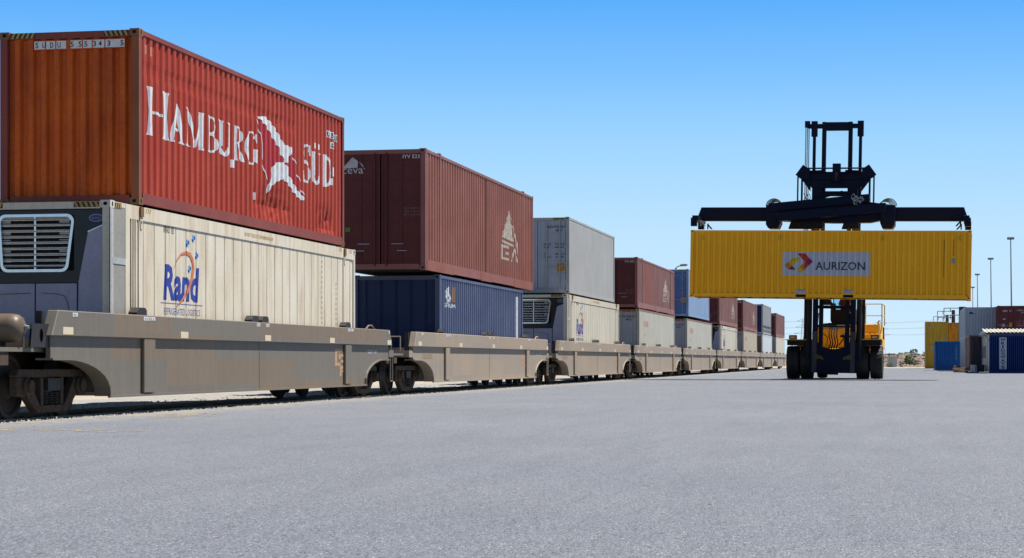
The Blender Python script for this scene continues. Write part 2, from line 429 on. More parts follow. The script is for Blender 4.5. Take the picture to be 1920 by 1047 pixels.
on_side(c1, 'flag_emblem', flagred, Flat().poly([(6.11, 2.16), (6.29, 2.18), (6.6, 2.1), (6.93, 2.05), (7.25, 1.85), (7.52, 1.76), (7.58, 1.62), (7.78, 1.52), (7.82, 1.46), (7.28, 1.41), (6.99, 1.27), (6.93, 1.11), (6.73, .85), (6.64, 1.12), (6.41, 1.4), (6.4, 1.68), (6.32, 1.87), (6.1, 2.02)])
        .poly([(8.35, 1.72), (8.54, 1.51), (8.65, 1.35), (8.97, 1.17), (8.97, 1.0), (9.22, .89), (8.72, .94), (8.68, 1.04), (8.4, 1.07), (8.37, 1.18), (8.16, 1.24), (8.11, 1.38), (7.85, 1.45), (8.09, 1.48), (8.13, 1.57)]))
fw = Flat().poly([(6.1, 2.18), (6.64, 2.25), (6.93, 2.18), (7.22, 2.09), (7.55, 1.96), (7.82, 1.83), (8.33, 1.82), (8.35, 1.72), (8.13, 1.57), (8.09, 1.48), (7.82, 1.46), (7.8, 1.53), (7.58, 1.62), (7.53, 1.72), (7.25, 1.8), (6.95, 1.95), (6.67, 2.07), (6.4, 2.14)])
fw.poly([(7.28, 1.41), (7.82, 1.46), (8.11, 1.38), (8.16, 1.24), (8.4, 1.12), (8.72, .98), (9.25, .85), (9.18, .8), (8.97, .79), (8.72, .84), (8.44, .92), (8.11, 1.05), (7.78, 1.12), (7.25, 1.0), (6.99, .87), (6.72, .69), (6.83, .92), (6.96, 1.07), (6.99, 1.23)])
fw.line([(6.07, 2.11), (6.32, 1.87), (6.4, 1.68), (6.41, 1.4), (6.7, 1.01)], .03).line([(8.35, 1.68), (8.65, 1.5), (8.67, 1.33), (8.97, 1.15), (8.95, 1.02), (9.25, .89)], .03)
fw.lay('flag_emblem', white, c1['root'], lambda u, v, d: c1['side'](u, v, d + .003), c1['br'])
num = Flat()
for a, b in ((-.61, -.42), (-.40, -.24), (-.22, -.05), (.03, .23), (.25, .40), (.42, .62), (.64, .97)): num.rect(a, 2.585, b, 2.715)
on_end(c1, 'number_plate', white, num, -.001)
nt_ = Flat()
for ch, u in zip('SUDU5553435', (-.59, -.47, -.33, -.2, .03, .17, .27, .42, .52, .67, .9)): nt_.text(ch, u, 2.605, .055, .09, .01)
on_end(c1, 'number_plate', decalblack, nt_, -.004)
MB().box(-.62, .98, .0005, .03, 2.57, 2.73).build('sign_board', hamO, c1['root'])
sn = Flat().rect(10.9, 2.32, 11.18, 2.47).rect(11.2, 2.32, 11.42, 2.47).rect(11.44, 2.29, 11.72, 2.44).rect(11.2, 2.1, 11.42, 2.25)
on_side(c1, 'number_plate', white, sn)
sn = Flat().text('U', 10.97, 2.34, .1, .11, .02).text('5', 11.25, 2.34, .1, .11, .02).text('555', 11.48, 2.31, .2, .11, .02).text('G', 11.26, 2.12, .1, .11, .02)
sn.lay('number_plate', decalblack, c1['root'], lambda u, v, d: c1['side'](u, v, d + .004), c1['br'])
for a in ((.28, .36), (.52, .6), (11.1, 11.16), (11.4, 11.46)):
    on_side(c1, 'vent_mark', paint('pale_mark', (.45, .2, .12)), Flat().rect(a[0], 2.5, a[1], 2.66))
chevrons(c1, side=False)

# =================================================================== 2  cream refrigerated containers
cream = paint('cream_paint', (.70, .625, .485), (.76, .71, .60), dirt=(.38, .21, .09), d=.14, rust=.015, rough=.5, streak=.6)
creamRail = paint('cream_rail', (.60, .56, .46), (.68, .64, .56), dirt=(.3, .2, .12), d=.25, rust=.06, rough=.5, streak=.3)
fair = paint('grey_lilac_fairing', (.31, .32, .45), (.36, .37, .51), dirt=(.2, .17, .16), d=.3, rust=0, rough=.35, streak=.2)
shell_black = simple('black_gloss_shell', (.012, .013, .018), .28)
fin = paint('chrome_grille', (.72, .75, .78), (.8, .8, .8), dirt=(.4, .33, .25), d=.1, rust=.0, rough=.16, metal=.9, streak=.1)
randblue = simple('deep_blue_lettering', (.02, .045, .30), .5)
starblue = simple('sky_blue_star', (.03, .26, .70), .5)
orng = simple('orange_swoosh', (.60, .19, .08), .5)
alu = paint('bare_aluminium', (.52, .52, .52), (.62, .62, .62), rust=.03, rough=.4, metal=.3, d=.3)
def reefer_unit(root, H, full=True):
    """cooling machine filling the near end of a refrigerated container"""
    W = CW / 2
    # back plate
    MB().box(-W + .06, W - .06, .10, .14, .1, H - .12).build('cooling_unit_back', hole, root)
    # black upper shell with an opening for the grille
    s = MB(); x0, x1, z0, z1 = -W + .07, W - .02, 1.60, H - .145
    gx0, gx1, gz0, gz1 = -.66, .60, 1.79, 2.67
    s.box(x0, gx0, .035, .099, z0, z1); s.box(gx1, x1 - .09, .035, .099, z0, z1); s.box(gx0, gx1, .035, .099, z0, gz0); s.box(gx0, gx1, .035, .099, gz1, z1)
    shell = s.build('upper_shell', shell_black, root)
    g = MB()
    # rounded frame of the grille and its slats
    ring = []
    def rr(dx, dz, r):
        cs = [(gx1 - .02 - dx, gz1 - dz), (gx0 + dx, gz1 - dz), (gx0 + .04 + dx, gz0 + dz), (gx1 - .11 - dx, gz0 + dz)]; out = []
        for k, (cx, cz) in enumerate(cs):
            sx = 1 if k in (0, 3) else -1; sz = 1 if k < 2 else -1
            a0 = {0: 0, 1: 90, 2: 180, 3: 270}[k]
            for q in range(5):
                t = R(a0 + q * 22.5); out.append((cx - sx * r + r * math.cos(t), cz - sz * r + r * math.sin(t)))
        return out
    A = rr(-.025, -.02, .12); B = rr(.02, .025, .09); k = len(A)
    g.add([(a, .012, b) for a, b in A] + [(a, .012, b) for a, b in B] + [(a, .05, b) for a, b in A] + [(a, .05, b) for a, b in B],
          [(i, (i+1) % k, k + (i+1) % k, k + i) for i in range(k)] + [(i, (i+1) % k, 2*k + (i+1) % k, 2*k + i) for i in range(k)] + [(k+i, k+(i+1) % k, 3*k + (i+1) % k, 3*k + i) for i in range(k)])
    g.build('grille_frame', fin, shell)
    for i in range(9):
        z = gz0 + .07 + i * (gz1 - gz0 - .10) / 8.4; xr = gx1 - .05 - .09 * (1 - i / 8)
        MB().prism([(.014, z - .004), (.050, z + .040), (.056, z + .034), (.026, z - .014)], 'x', gx0 + .01 + .03 * (1 - i / 8), xr).build('grille_slat', fin, shell)
    v = MB()
    v.box(-.075, -.045, .030, .045, gz0, gz1)
    v.build('grille_bar', fin, shell)
    br = MB()
    for z in (1.93, 2.22, 2.52):
        for xa, xb in ((gx0 + .02, gx0 + .17), (gx1 - .26, gx1 - .09)): br.box(xa, xb, .058, .07, z, z + .07)
        for xa, xb in ((gx0 + .02, gx0 + .17), (gx1 - .26, gx1 - .09)): br.box(xa, xb, .062, .07, z + .11, z + .19)
    br.build('grille_bracket', galv, shell)
    MB().box(gx0, gx1, .075, .09, gz0, gz1).build('cooling_coil', hole, shell)
    # side fairing with the bright slanted edge
    MB().prism([(.68, 1.6), (.84, 2.40), (1.10, 2.50), (1.17, 2.5), (1.17, .1), (.66, .1)], 'y', .010, .034).build('side_fairing', fair, root, bevel=.006)
    MB().prism([(.845, 2.39), (1.09, 2.495), (1.095, 2.515), (.84, 2.41)], 'y', .0, .0095).build('fairing_edge', chrome, root)
    e = Flat(); e.poly([(.97 + .12 * math.cos(R(t)), 2.62 + .062 * math.sin(R(t))) for t in range(0, 360, 24)])
    e.lay('maker_badge', simple('badge_rim', (.35, .38, .5), .4), shell, lambda u, v, d: Vector((u, .032 - d, v)))
    e = Flat(); e.poly([(.97 + .108 * math.cos(R(t)), 2.62 + .051 * math.sin(R(t))) for t in range(0, 360, 24)])
    e.lay('maker_badge', simple('badge_blue', (.03, .04, .2), .4), shell, lambda u, v, d: Vector((u, .030 - d, v)))
    e = Flat().text('Carrier', .895, 2.603, .15, .032, 0, .3); e.lay('maker_badge', simple('badge_rim', (.3, .3, .45), .4), shell, lambda u, v, d: Vector((u, .0285 - d, v)))
    for xa, xb in ((-1.15, -.065), (-.045, .65)):
        p = MB(); p.box(xa, xb, .02, .06, .1, 1.59); d_ = p.build('lower_door', fair, root, bevel=.008)
        q = MB(); m_ = .10
        if xa > -.5: P_ = [(xa + .12, .014, 1.435), (xb - .32, .014, 1.42), (xb - .2, .014, 1.385), (xb - .15, .014, 1.28), (xb - .10, .014, .95), (xb - .08, .014, .6)]
        else: P_ = [(xa + .3, .014, .6), (xa + .34, .014, 1.25), (xa + .40, .014, 1.38), (xa + .5, .014, 1.42), (xb - .08, .014, 1.435)]
        q.tube(P_, .007, 6)
        q.build('door_seam', paint('grime_line', (.17, .14, .14)), d_)
def reefer(label, Y, L, zb, H, mat, lettering=1.0, stand_in=True, cat='refrigerated container', railm=None, near_unit=True, lift=(1.2, 12.15)):
    c = container('refrigerated_container', label, cat, (TX, Y, zb), L, H, mat, side='reefer', near='none' if near_unit else 'door', pitch=.50, depth=.014,
                  rail=railm or creamRail, cast=creamRail, bot=.16, rows=1)
    root = c['root']; W = CW / 2
    if near_unit: reefer_unit(root, H)
    # recessed bay behind the machinery frame, corner posts at the lifting points
    MB().box(W - .013, W + .003, .0, .10, .12, H - .02).build('edge_trim', alu, root)
    b = MB(); b.box(W - .011, W - .003, .10, .62, .16, H - .1); b.build('machinery_bay', paint('grey_bay', (.30, .29, .27), (.36, .35, .32)), root)
    for zc in (1.95,): MB().box(W - .002, W + .006, .10, .62, zc - .05, zc + .05).build('bay_bar', alu, root)
    MB().box(W - .002, W + .005, .62, .80, .12, H - .015).build('side_post', mat, root)
    MB().box(W - .0025, W + .004, .80, L - .15, H - .24, H - .013).build('top_band', mat, root)
    for yl in lift:
        MB().box(W - .003, W + .006, yl - .09, yl + .09, .12, H - .241).build('side_post', mat, root)
        MB().prism([(yl - .07, H - .02), (yl + .07, H - .02), (yl + .07, H - .18), (yl - .07, H - .18)], 'x', W + .007, W + .035).build('lifting_casting', casting_rust, root)
        MB().prism([(yl - .06, H - .19), (yl + .06, H - .19), (yl + .035, H - .38), (yl - .035, H - .38)], 'x', W + .007, W + .02).build('lifting_plate', mat, root)
        h = Flat(); h.poly([(yl + .02 * math.cos(R(t)), H - .27 + .03 * math.sin(R(t))) for t in range(0, 360, 45)]); h.lay('lifting_plate_hole', hole, root, lambda u, v, d: Vector((W + .02 + d, u, v)))
    for i in range(3):
        MB().box(W - .004, W + .008, .86 + i * .09, .90 + i * .09, .15, H - .245).build('rib', mat, root)
    chevrons(c, side=[(.12, 1), (lift[0] + .12, 1), (lift[1] - .12, -1), (L - .2, -1)])
    return c
def star(fl, u, v, r):
    fl.poly([(u + (r if k % 2 == 0 else r * .42) * math.cos(R(90 + k * 180 / 7)), v + (r if k % 2 == 0 else r * .42) * math.sin(R(90 + k * 180 / 7))) for k in range(14)])
def rand_logo(c, full=True):
    t = Flat().text('Rand', 2.32, 1.385, 1.74, .62, .035, .12)
    on_side(c, 'company_lettering', randblue, t)
    u = Flat().rect(2.2, 1.335, 4.24, 1.35).text('REFRIGERATED LOGISTICS', 2.35, 1.15, 1.75, .115, 0)
    on_side(c, 'company_lettering', simple('pale_blue_lettering', (.10, .15, .36), .5), u)
    s = Flat(); star(s, 3.48, 2.42, .095); star(s, 3.77, 2.52, .095); star(s, 3.93, 2.22, .09); star(s, 3.57, 1.97, .09)
    on_side(c, 'star_emblem', starblue, s)
    pts = [(2.80, 1.95), (2.95, 2.10), (3.15, 2.21), (3.4, 2.25), (3.6, 2.22), (3.73, 2.12), (3.76, 1.98), (3.68, 1.8), (3.5, 1.6), (3.2, 1.42), (2.92, 1.29)]
    ws = [.012, .02, .035, .055, .08, .10, .11, .10, .08, .05, .01]; a = Flat()
    L_, R_ = [], []
    for i, (x, y) in enumerate(pts):
        p, q = pts[max(0, i - 1)], pts[min(len(pts) - 1, i + 1)]; dx, dy = q[0] - p[0], q[1] - p[1]; l = math.hypot(dx, dy); nx, ny = -dy / l * ws[i] / 2, dx / l * ws[i] / 2
        L_.append((x + nx, y + ny)); R_.append((x - nx, y - ny))
    for i in range(len(pts) - 1): a.poly([L_[i], L_[i+1], R_[i+1], R_[i]], 5)
    a.lay('swoosh_emblem', orng, c['root'], lambda u, v, d: c['side'](u, v, d + .006), c['br'])
    t = Flat().text('RAND 185', 2.33, 2.53, .48, .125, 0); on_side(c, 'serial_number', decalblack, t)
    v = Flat().stack('RAND 185', 1.165, 2.62, .09, .055, 1.22); v.lay('serial_number', decalblack, c['root'], lambda u, v_, d: Vector((u, .008 - d, v_)))
    b = Flat().text('DO NOT STACK 20\' CONTAINERS IN ROOF', 6.5, 2.735, 1.75, .075, .01)
    b.lay('roof_notice', simple('ochre_lettering', (.55, .33, .08), .6), c['root'], lambda u, v_, d: Vector((CW / 2 + .0045 + d, u, v_)))
    b = Flat()
    for k, (uu, n_) in enumerate(((11.65, 14), (12.75, 9))):
        for i in range(n_): b.rect(uu, 1.15 + i * .11, uu + .05, 1.21 + i * .11)
    on_side(c, 'small_print', simple('grey_lettering', (.22, .21, .2), .6), b)
r1 = reefer('dirty cream refrigerated container in the first wagon, under the orange red one', 29.20, 14.30, .48, 2.90, cream, lift=(1.27, 13.40))
rand_logo(r1)

# =================================================================== 3  second wagon: brown over blue
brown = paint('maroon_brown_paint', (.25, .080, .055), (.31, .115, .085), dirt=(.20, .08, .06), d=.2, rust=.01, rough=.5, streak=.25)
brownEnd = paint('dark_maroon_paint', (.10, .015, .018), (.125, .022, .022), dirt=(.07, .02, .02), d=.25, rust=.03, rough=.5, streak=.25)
pinkRail = paint('faded_maroon_rail', (.26, .09, .085), (.31, .12, .11), rust=.03, rough=.5)
palelog = simple('cream_emblem', (.50, .44, .37), .6, 0, .25)
def domestic(label, Y, L, zb, H, mat, emblem=True, rows=1, num='IYV 523', endm=None, rail=None):
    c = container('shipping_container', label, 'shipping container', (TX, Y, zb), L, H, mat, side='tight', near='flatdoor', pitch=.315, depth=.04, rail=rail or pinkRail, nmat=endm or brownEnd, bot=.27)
    root = c['root']; W = CW / 2
    # two plain doors with folded panels
    for s in (-1, 1):
        x0, x1 = sorted((s * .02, s * (W - .13))); d = MB(); d.box(x0, x1, .045, .08, .16, H - .13)
        for f in (0, .19, .375, .56, .75, .93): d.box(x0 + .05, x1 - .02, .03, .0449, .18 + (H - .36) * f, .24 + (H - .36) * f)
        d.box(x0, x0 + .05, .025, .0449, .16, H - .13); d.box(x1 - .02, x1, .025, .0449, .16, H - .13); d.box((x0 + x1) / 2 - .03, (x0 + x1) / 2 + .03, .027, .0299, .16, H - .13)
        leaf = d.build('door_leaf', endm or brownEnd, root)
        MB().cyl((s * .16, .005, .1), (s * .16, .005, H - .1), .02, n=8).build('lock_rod', endm or brownEnd, leaf)
        q = MB(); q.box(min(s * .3, s * .62), max(s * .3, s * .62), -.01, .0, .68, .70); q.box(min(s * .45, s * .72), max(s * .45, s * .72), -.01, .0, .50, .52); q.build('door_handle', galv, leaf)
    # posts at the 40 foot lifting points, seam, feet along the bottom rail
    l0 = (L - 12.19) / 2
    for yl in (l0, L - l0):
        MB().box(W - .009, W + .004, yl - .07, yl + .07, .1, H - .01).build('side_post', mat, root)
        MB().box(W - .14, W + .008, yl - .09, yl + .09, H - .1, H + .03).build('lifting_casting', pinkRail, root)
    MB().box(W - .011, W - .004, L / 2 - .05, L / 2 + .05, .2, H - .09).build('panel_seam', brownEnd, root)
    for a, b in ((.18, 3.4), (L / 2 - .8, L / 2 + .85), (L - 3.4, L - .18)): MB().prism([(a, .25), (a + .03, -.0), (b - .03, -.0), (b, .25)], 'x', W - .06, W + .006).build('bottom_rail_shoe', mat, root)
    if emblem:
        k = H / 3.2 ; o = L - 15.65
        e = Flat().poly([(11.5 + o, 2.42 * k), (10.30 + o, 1.50 * k), (12.25 + o, 1.45 * k)]).poly([(11.75 + o, 2.25 * k), (12.95 + o, 1.4 * k), (12.95 + o, .95 * k), (12.75 + o, 1.3 * k)])
        e.poly([(10.3 + o, 1.42 * k), (12.2 + o, 1.36 * k), (12.2 + o, 1.28 * k), (10.3 + o, 1.34 * k)]).rect(10.25 + o, .8 * k, 10.5 + o, 1.27 * k).rect(10.5 + o, 1.18 * k, 11.5 + o, 1.27 * k).rect(10.5 + o, .8 * k, 11.5 + o, .88 * k)
        e.rect(10.9 + o, .98 * k, 11.5 + o, 1.07 * k).poly([(11.8 + o, .8 * k), (12.0 + o, .8 * k), (12.5 + o, 1.25 * k), (12.3 + o, 1.25 * k)]).poly([(12.3 + o, 1.25 * k), (12.5 + o, 1.25 * k), (13.0 + o, .8 * k), (12.8 + o, .8 * k)])
        on_side(c, 'sail_emblem', palelog, e)
    t = Flat().text(num, .60, H - .26, .46, .10, .01); on_end(c, 'serial_number', white, t, .024)
    t = Flat()
    for i, s_ in enumerate(('MGW 30480 KG', 'TARE   4100 KG', 'NETT 26380 KG')): t.text(s_, .62, H - 1.6 - i * .085, .44, .055)
    on_end(c, 'small_print', simple('dim_lettering', (.22, .14, .14), .6), t, .024)
    return c
b2 = domestic('tall maroon container with white triangle emblem on its doors, above the dark blue one', 50.35, 15.65, 3.24, 3.20, brown)
e = Flat().poly([(-1.06, 2.70), (-.77, 3.0), (-.63, 2.90), (-.64, 2.70)][:3] + [(-.63, 2.72)]).poly([(-.60, 2.88), (-.50, 2.80), (-.47, 2.74), (-.5, 2.74)]).poly([(-.46, 2.72), (-.42, 2.67), (-.44, 2.67), (-.48, 2.71)])
e.text('ceva', -1.06, 2.56, .58, .14, .004)
on_end(b2, 'company_emblem', simple('greyish_lettering', (.50, .48, .52), .5), e, .024)
on_end(b2, 'green_sticker', simple('green_sticker', (.10, .22, .04), .6), Flat().rect(-.97, 1.02, -.83, 1.14), .024)
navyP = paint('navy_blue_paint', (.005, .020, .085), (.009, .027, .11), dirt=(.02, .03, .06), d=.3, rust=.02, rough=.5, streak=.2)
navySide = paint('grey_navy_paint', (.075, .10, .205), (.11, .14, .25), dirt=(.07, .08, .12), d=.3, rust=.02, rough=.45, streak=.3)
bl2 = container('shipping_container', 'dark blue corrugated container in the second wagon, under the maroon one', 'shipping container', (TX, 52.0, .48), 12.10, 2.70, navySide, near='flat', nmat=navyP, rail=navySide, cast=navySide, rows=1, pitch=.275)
t = Flat()
for i, ch in enumerate('SCFU408 901'):
    if ch != ' ': t.text(ch, .68, 2.34 - i * .145, .075, .115, .01)
on_end(bl2, 'serial_number', white, t, .035)
t = Flat()
for (u, v, r) in ((.95, 2.2, .16), (1.15, 2.3, .12), (1.25, 2.1, .14), (1.0, 2.02, .1)): t.poly([(u + r * (1 + .3 * math.cos(5 * R(a))) * math.cos(R(a)), v + r * math.sin(R(a))) for a in range(0, 360, 30)])
t.text('SOFRANA', .7, 1.83, 1.3, .12, .02)
on_side(bl2, 'company_emblem', white, t)
on_side(bl2, 'company_emblem', simple('dull_orange_mark', (.30, .17, .10), .6), Flat().rect(1.6, 2.0, 1.95, 2.42))
on_side(bl2, 'white_strip', white, Flat().rect(10.95, .5, 11.3, 2.45))

# =================================================================== 4  third wagon: grey over cream
greyW = paint('pale_grey_paint', (.40, .41, .42), (.46, .47, .48), dirt=(.25, .22, .17), d=.22, rust=.01, rough=.5, streak=.4)
greyDoor = paint('blue_grey_door_paint', (.38, .42, .52), (.43, .47, .56), dirt=(.2, .18, .18), d=.25, rust=.03, rough=.45, streak=.25)
w3 = container('shipping_container', 'pale grey container with blue grey doors and an orange sticker, on the third wagon', 'shipping container',
               (TX, 73.55, 3.40), 12.19, 2.90, greyW, side='reefer', near='door', pitch=.26, depth=.012, rail=greyW, door_mat=greyDoor, nmat=greyDoor)
def door_text(c, num, num2, sticker=True, mt=decalblack, k=1.0):
    H = c['H']; t = Flat().text(num, .33, H - .42, .75, .10, .006).text(num2, .70, H - .56, .24, .09, .006)
    t.text('MAX GR', .23, H - 1.06, .28, .07).text('TARE', .23, H - 1.18, .2, .07).text('30480 KG', .66, H - 1.06, .38, .07).text('4600 KG', .68, H - 1.18, .34, .07)
    t.text('NET', .23, H - 1.44, .14, .07).text('CU CAP', .23, H - 1.56, .28, .07).text('25880 KG', .66, H - 1.44, .38, .07).text('67.5 M3', .68, H - 1.56, .34, .07)
    on_end(c, 'serial_number', mt, t, .022)
    if sticker:
        on_end(c, 'orange_sticker', simple('orange_sticker', (.62, .30, .02), .5), Flat().rect(.74, .83, 1.04, 1.14), .022)
        s = Flat()
        for i in range(4): s.text('MAX WT', .77, .87 + i * .065, .24, .035)
        on_end(c, 'orange_sticker', decalblack, s, .018)
door_text(w3, 'AUCU 412423 0', '4FG1')
chevrons(w3, side=False)
creamPale = paint('pale_cream_paint', (.60, .555, .45), (.66, .62, .54), dirt=(.35, .24, .14), d=.15, rust=.012, rough=.5, streak=.35)
r3 = reefer('cream refrigerated container with chrome grille in the third wagon, under the pale grey one', 73.0, 14.2, .48, 2.88, creamPale, lift=(1.2, 13.3))
rand_logo(r3)

# =================================================================== 5..9  further wagons
greyCream = paint('grey_cream_paint', (.47, .46, .40), (.54, .53, .47), dirt=(.28, .24, .18), d=.15, rust=.012, rough=.5, streak=.35)
rustRail = paint('rusty_orange_rail', (.40, .12, .04), (.34, .1, .04), rust=.3, d=.4)
purpBrown = paint('dusty_maroon_paint', (.24, .105, .095), (.30, .15, .14), dirt=(.2, .1, .09), d=.2, rust=.02, rough=.55, streak=.3)
rubber_or = paint('patched_red_panel', (.33, .10, .06), (.3, .09, .06))
def far_reefer(label, Y, L, mat, rail, textc=orng, H=2.88):
    c = container('refrigerated_container', label, 'refrigerated container', (TX, Y, .48), L, H, mat, side='reefer', near='door', pitch=.4, depth=.014, rail=mat, door_mat=greyDoor, nmat=greyDoor)
    MB().box(-CW/2 + .17, CW/2 - .17, .0, .0115, H - .13, H - .02).build('door_header', rail, c['root'])
    MB().box(CW/2 + .0005, CW/2 + .005, .2, L - .2, H - .07, H - .013).build('top_band', rail, c['root'])
    on_end(c, 'serial_number', decalblack, Flat().text('AUCU 412426 5', .2, H - .42, .85, .11, .006).text('4FG1', .55, H - .57, .28, .1, .006), .022)
    on_side(c, 'company_lettering', textc, Flat().text('COOLTAINERS', 1.6, H - .85, 2.0, .3, .01).text('LTD', 1.8, H - 1.3, .7, .12))
    return c
b4 = domestic('maroon container with a patched red panel, upper level of the fourth wagon', 93.65, 16.0, 3.40, 2.42, purpBrown, num='IYV 602')
on_side(b4, 'patched_panel', rubber_or, Flat().rect(3.3, .28, 5.8, 2.3))
l4 = far_reefer('grey cream container with orange rusty header in the fourth wagon', 94.3, 15.4, greyCream, rustRail)
blueR = paint('light_blue_paint', (.20, .31, .52), (.26, .38, .58), dirt=(.2, .22, .3), d=.2, rust=.01, rough=.5, streak=.25)
blueD = paint('mid_blue_door_paint', (.07, .15, .42), (.09, .18, .46), d=.2, rust=.02)
c5 = container('shipping_container', 'light blue container with orange sticker, beside the left end of the hanging yellow one', 'shipping container',
               (TX, 117.2, 3.50), 13.4, 2.82, blueR, side='reefer', near='door', pitch=.26, depth=.012, rail=blueR, door_mat=blueD, nmat=blueD)
door_text(c5, 'AUCU 412490 2', '4FG1', mt=simple('dull_blue_lettering', (.25, .32, .5), .5)); chevrons(c5, side=False)
for yy in (.35, 12.9): on_side(c5, 'yellow_marks', yellowtape, Flat().rect(yy, 1.9, yy + .3, 2.6).rect(yy, 1.0, yy + .3, 1.3))
l5 = far_reefer('grey cream container with orange rusty header in the fifth wagon, below the light blue one', 116.45, 16.0, greyCream, rustRail)
b6 = domestic('maroon container just under the left part of the hanging yellow container', 138.2, 16.0, 3.42, 2.42, purpBrown, num='IYV 611')
r6 = reefer('cream refrigerated container with a dark sloping shell, in the sixth wagon', 139.0, 14.9, .48, 2.88, creamPale, lift=(1.2, 13.6)); rand_logo(r6)
b7 = domestic('maroon container on the seventh wagon, just left of the tall blue ended one', 160.1, 16.2, 3.38, 2.42, purpBrown, num='IYV 540')
tan = paint('tan_cream_paint', (.48, .42, .31), (.54, .48, .37), dirt=(.3, .22, .14), d=.2, rust=.02, streak=.4)
l7 = far_reefer('tan cream container in the seventh wagon, last one with an orange header', 160.4, 15.9, tan, rustRail)
c8 = container('shipping_container', 'pale grey sided container with a dark blue end, upper level of the eighth wagon', 'shipping container',
               (TX, 184.1, 3.36), 12.2, 2.78, greyW, near='flat', nmat=navyP, rail=greyW, pitch=.28)
s8 = MB()
for i in range(5): s8.box(CW/2, CW/2 + .02, .6 + i * 2.3, 2.2 + i * 2.3, .62, .8); s8.box(CW/2, CW/2 + .02, .9 + i * 2.3, 1.7 + i * 2.3, .2, .4)
s8.build('rack_slot', dark, c8['root'])
paleBlueW = paint('bluish_white_paint', (.60, .65, .72), (.66, .70, .76), dirt=(.4, .38, .36), d=.12, rust=.005, streak=.2)
l8 = container('refrigerated_container', 'bluish white container with a brown end in the eighth wagon', 'refrigerated container', (TX, 183.6, .48), 14.3, 2.84, paleBlueW, side='reefer', near='flat', pitch=.4, depth=.012,
               nmat=paint('brown_end_paint', (.17, .11, .075)), rail=paleBlueW)
b9 = domestic('last maroon container at the far end of the train', 204.4, 15.9, 3.36, 2.42, purpBrown, emblem=False, num='IYV 588')
l9 = container('refrigerated_container', 'cream container with a grey end in the last wagon', 'refrigerated container', (TX, 204.6, .48), 15.4, 2.84, creamPale, side='reefer', near='flat', pitch=.4, depth=.012,
               nmat=paint('grey_end_paint', (.30, .30, .33)), rail=creamPale)

# =================================================================== well wagons
def wagon_mat(name, a, b_, dk=1.0):
    m = bpy.data.materials.new(name); n, b = nodes(m)
    tc = n.nodes.new('ShaderNodeTexCoord'); sn_ = N(n, 'VectorMath', operation='SNAP'); n.links.new(tc.outputs['Object'], sn_.inputs[0]); sn_.inputs[1].default_value = (50, 2.35, .43)
    wn = n.nodes.new('ShaderNodeTexWhiteNoise'); n.links.new(sn_.outputs[0], wn.inputs['Vector'])
    f = ramp(n, wn, [(.42, (0, 0, 0)), (.46, (1, 1, 1))]); c = mix(n, f.outputs[0], a, b_); f2 = ramp(n, wn, [(.0, (.93, .93, .93)), (1, (1.07, 1.07, 1.07))], 1); c = mix(n, 1.0, c, f2.outputs[0], 'MULTIPLY')
    v = mapped(n, (1, 1, 1)); vs = mapped(n, (3, 3, .3))
    st = noise(n, 2.5, vs, 6, .6); sf = ramp(n, st, [(.35, (.93, .92, .91)), (.65, (1.04, 1.04, 1.03))]); c = mix(n, 1.0, c, sf.outputs[0], 'MULTIPLY')
    fi = noise(n, 6, v, 7, .65); ff = ramp(n, fi, [(.3, (.93, .92, .91)), (.7, (1.05, 1.05, 1.05))]); c = mix(n, 1.0, c, ff.outputs[0], 'MULTIPLY')
    n.links.new(c, b.inputs['Base Color']); b.inputs['Roughness'].default_value = .62
    bp = N(n, 'Bump', Strength=.12, Distance=.02); bg_ = noise(n, .8, v, 3); n.links.new(bg_.outputs[0], bp.inputs['Height']); n.links.new(bp.outputs[0], b.inputs['Normal'])
    return m
wagA = wagon_mat('vignette_grey_brown_paint', (.145, .110, .078), (.122, .108, .090))  # darker copy for the first wagon, vignette darkening put into the colour
wagB = wagon_mat('hazed_beige_paint', (.265, .208, .158), (.235, .195, .158))  # paler copy for the wagons behind, haze lift put into the colour
bogM = paint('brake_dust_steel', (.070, .047, .033), (.095, .066, .046), dirt=(.03, .02, .015), d=.5, rust=.2, rough=.8)
wheelM = paint('wheel_steel', (.05, .042, .038), (.08, .065, .05), rust=.15, rough=.7)
tread = simple('worn_wheel_tread', (.32, .31, .31), .35, .8)
reflM = simple('cream_reflector', (.70, .60, .42), .4, 0, .05)
orangeCF = simple('faded_orange_mark', (.48, .29, .17), .6)
def arcpts(y0, z0, y1, z1, n=9):
    """wheel arch outline from high inner start to low end"""
    return [(y0 + (y1 - y0) * math.sin(t) ** 1.25, z1 + (z0 - z1) * math.cos(t) ** .8) for t in [i * math.pi / 2 / n for i in range(n + 1)]]
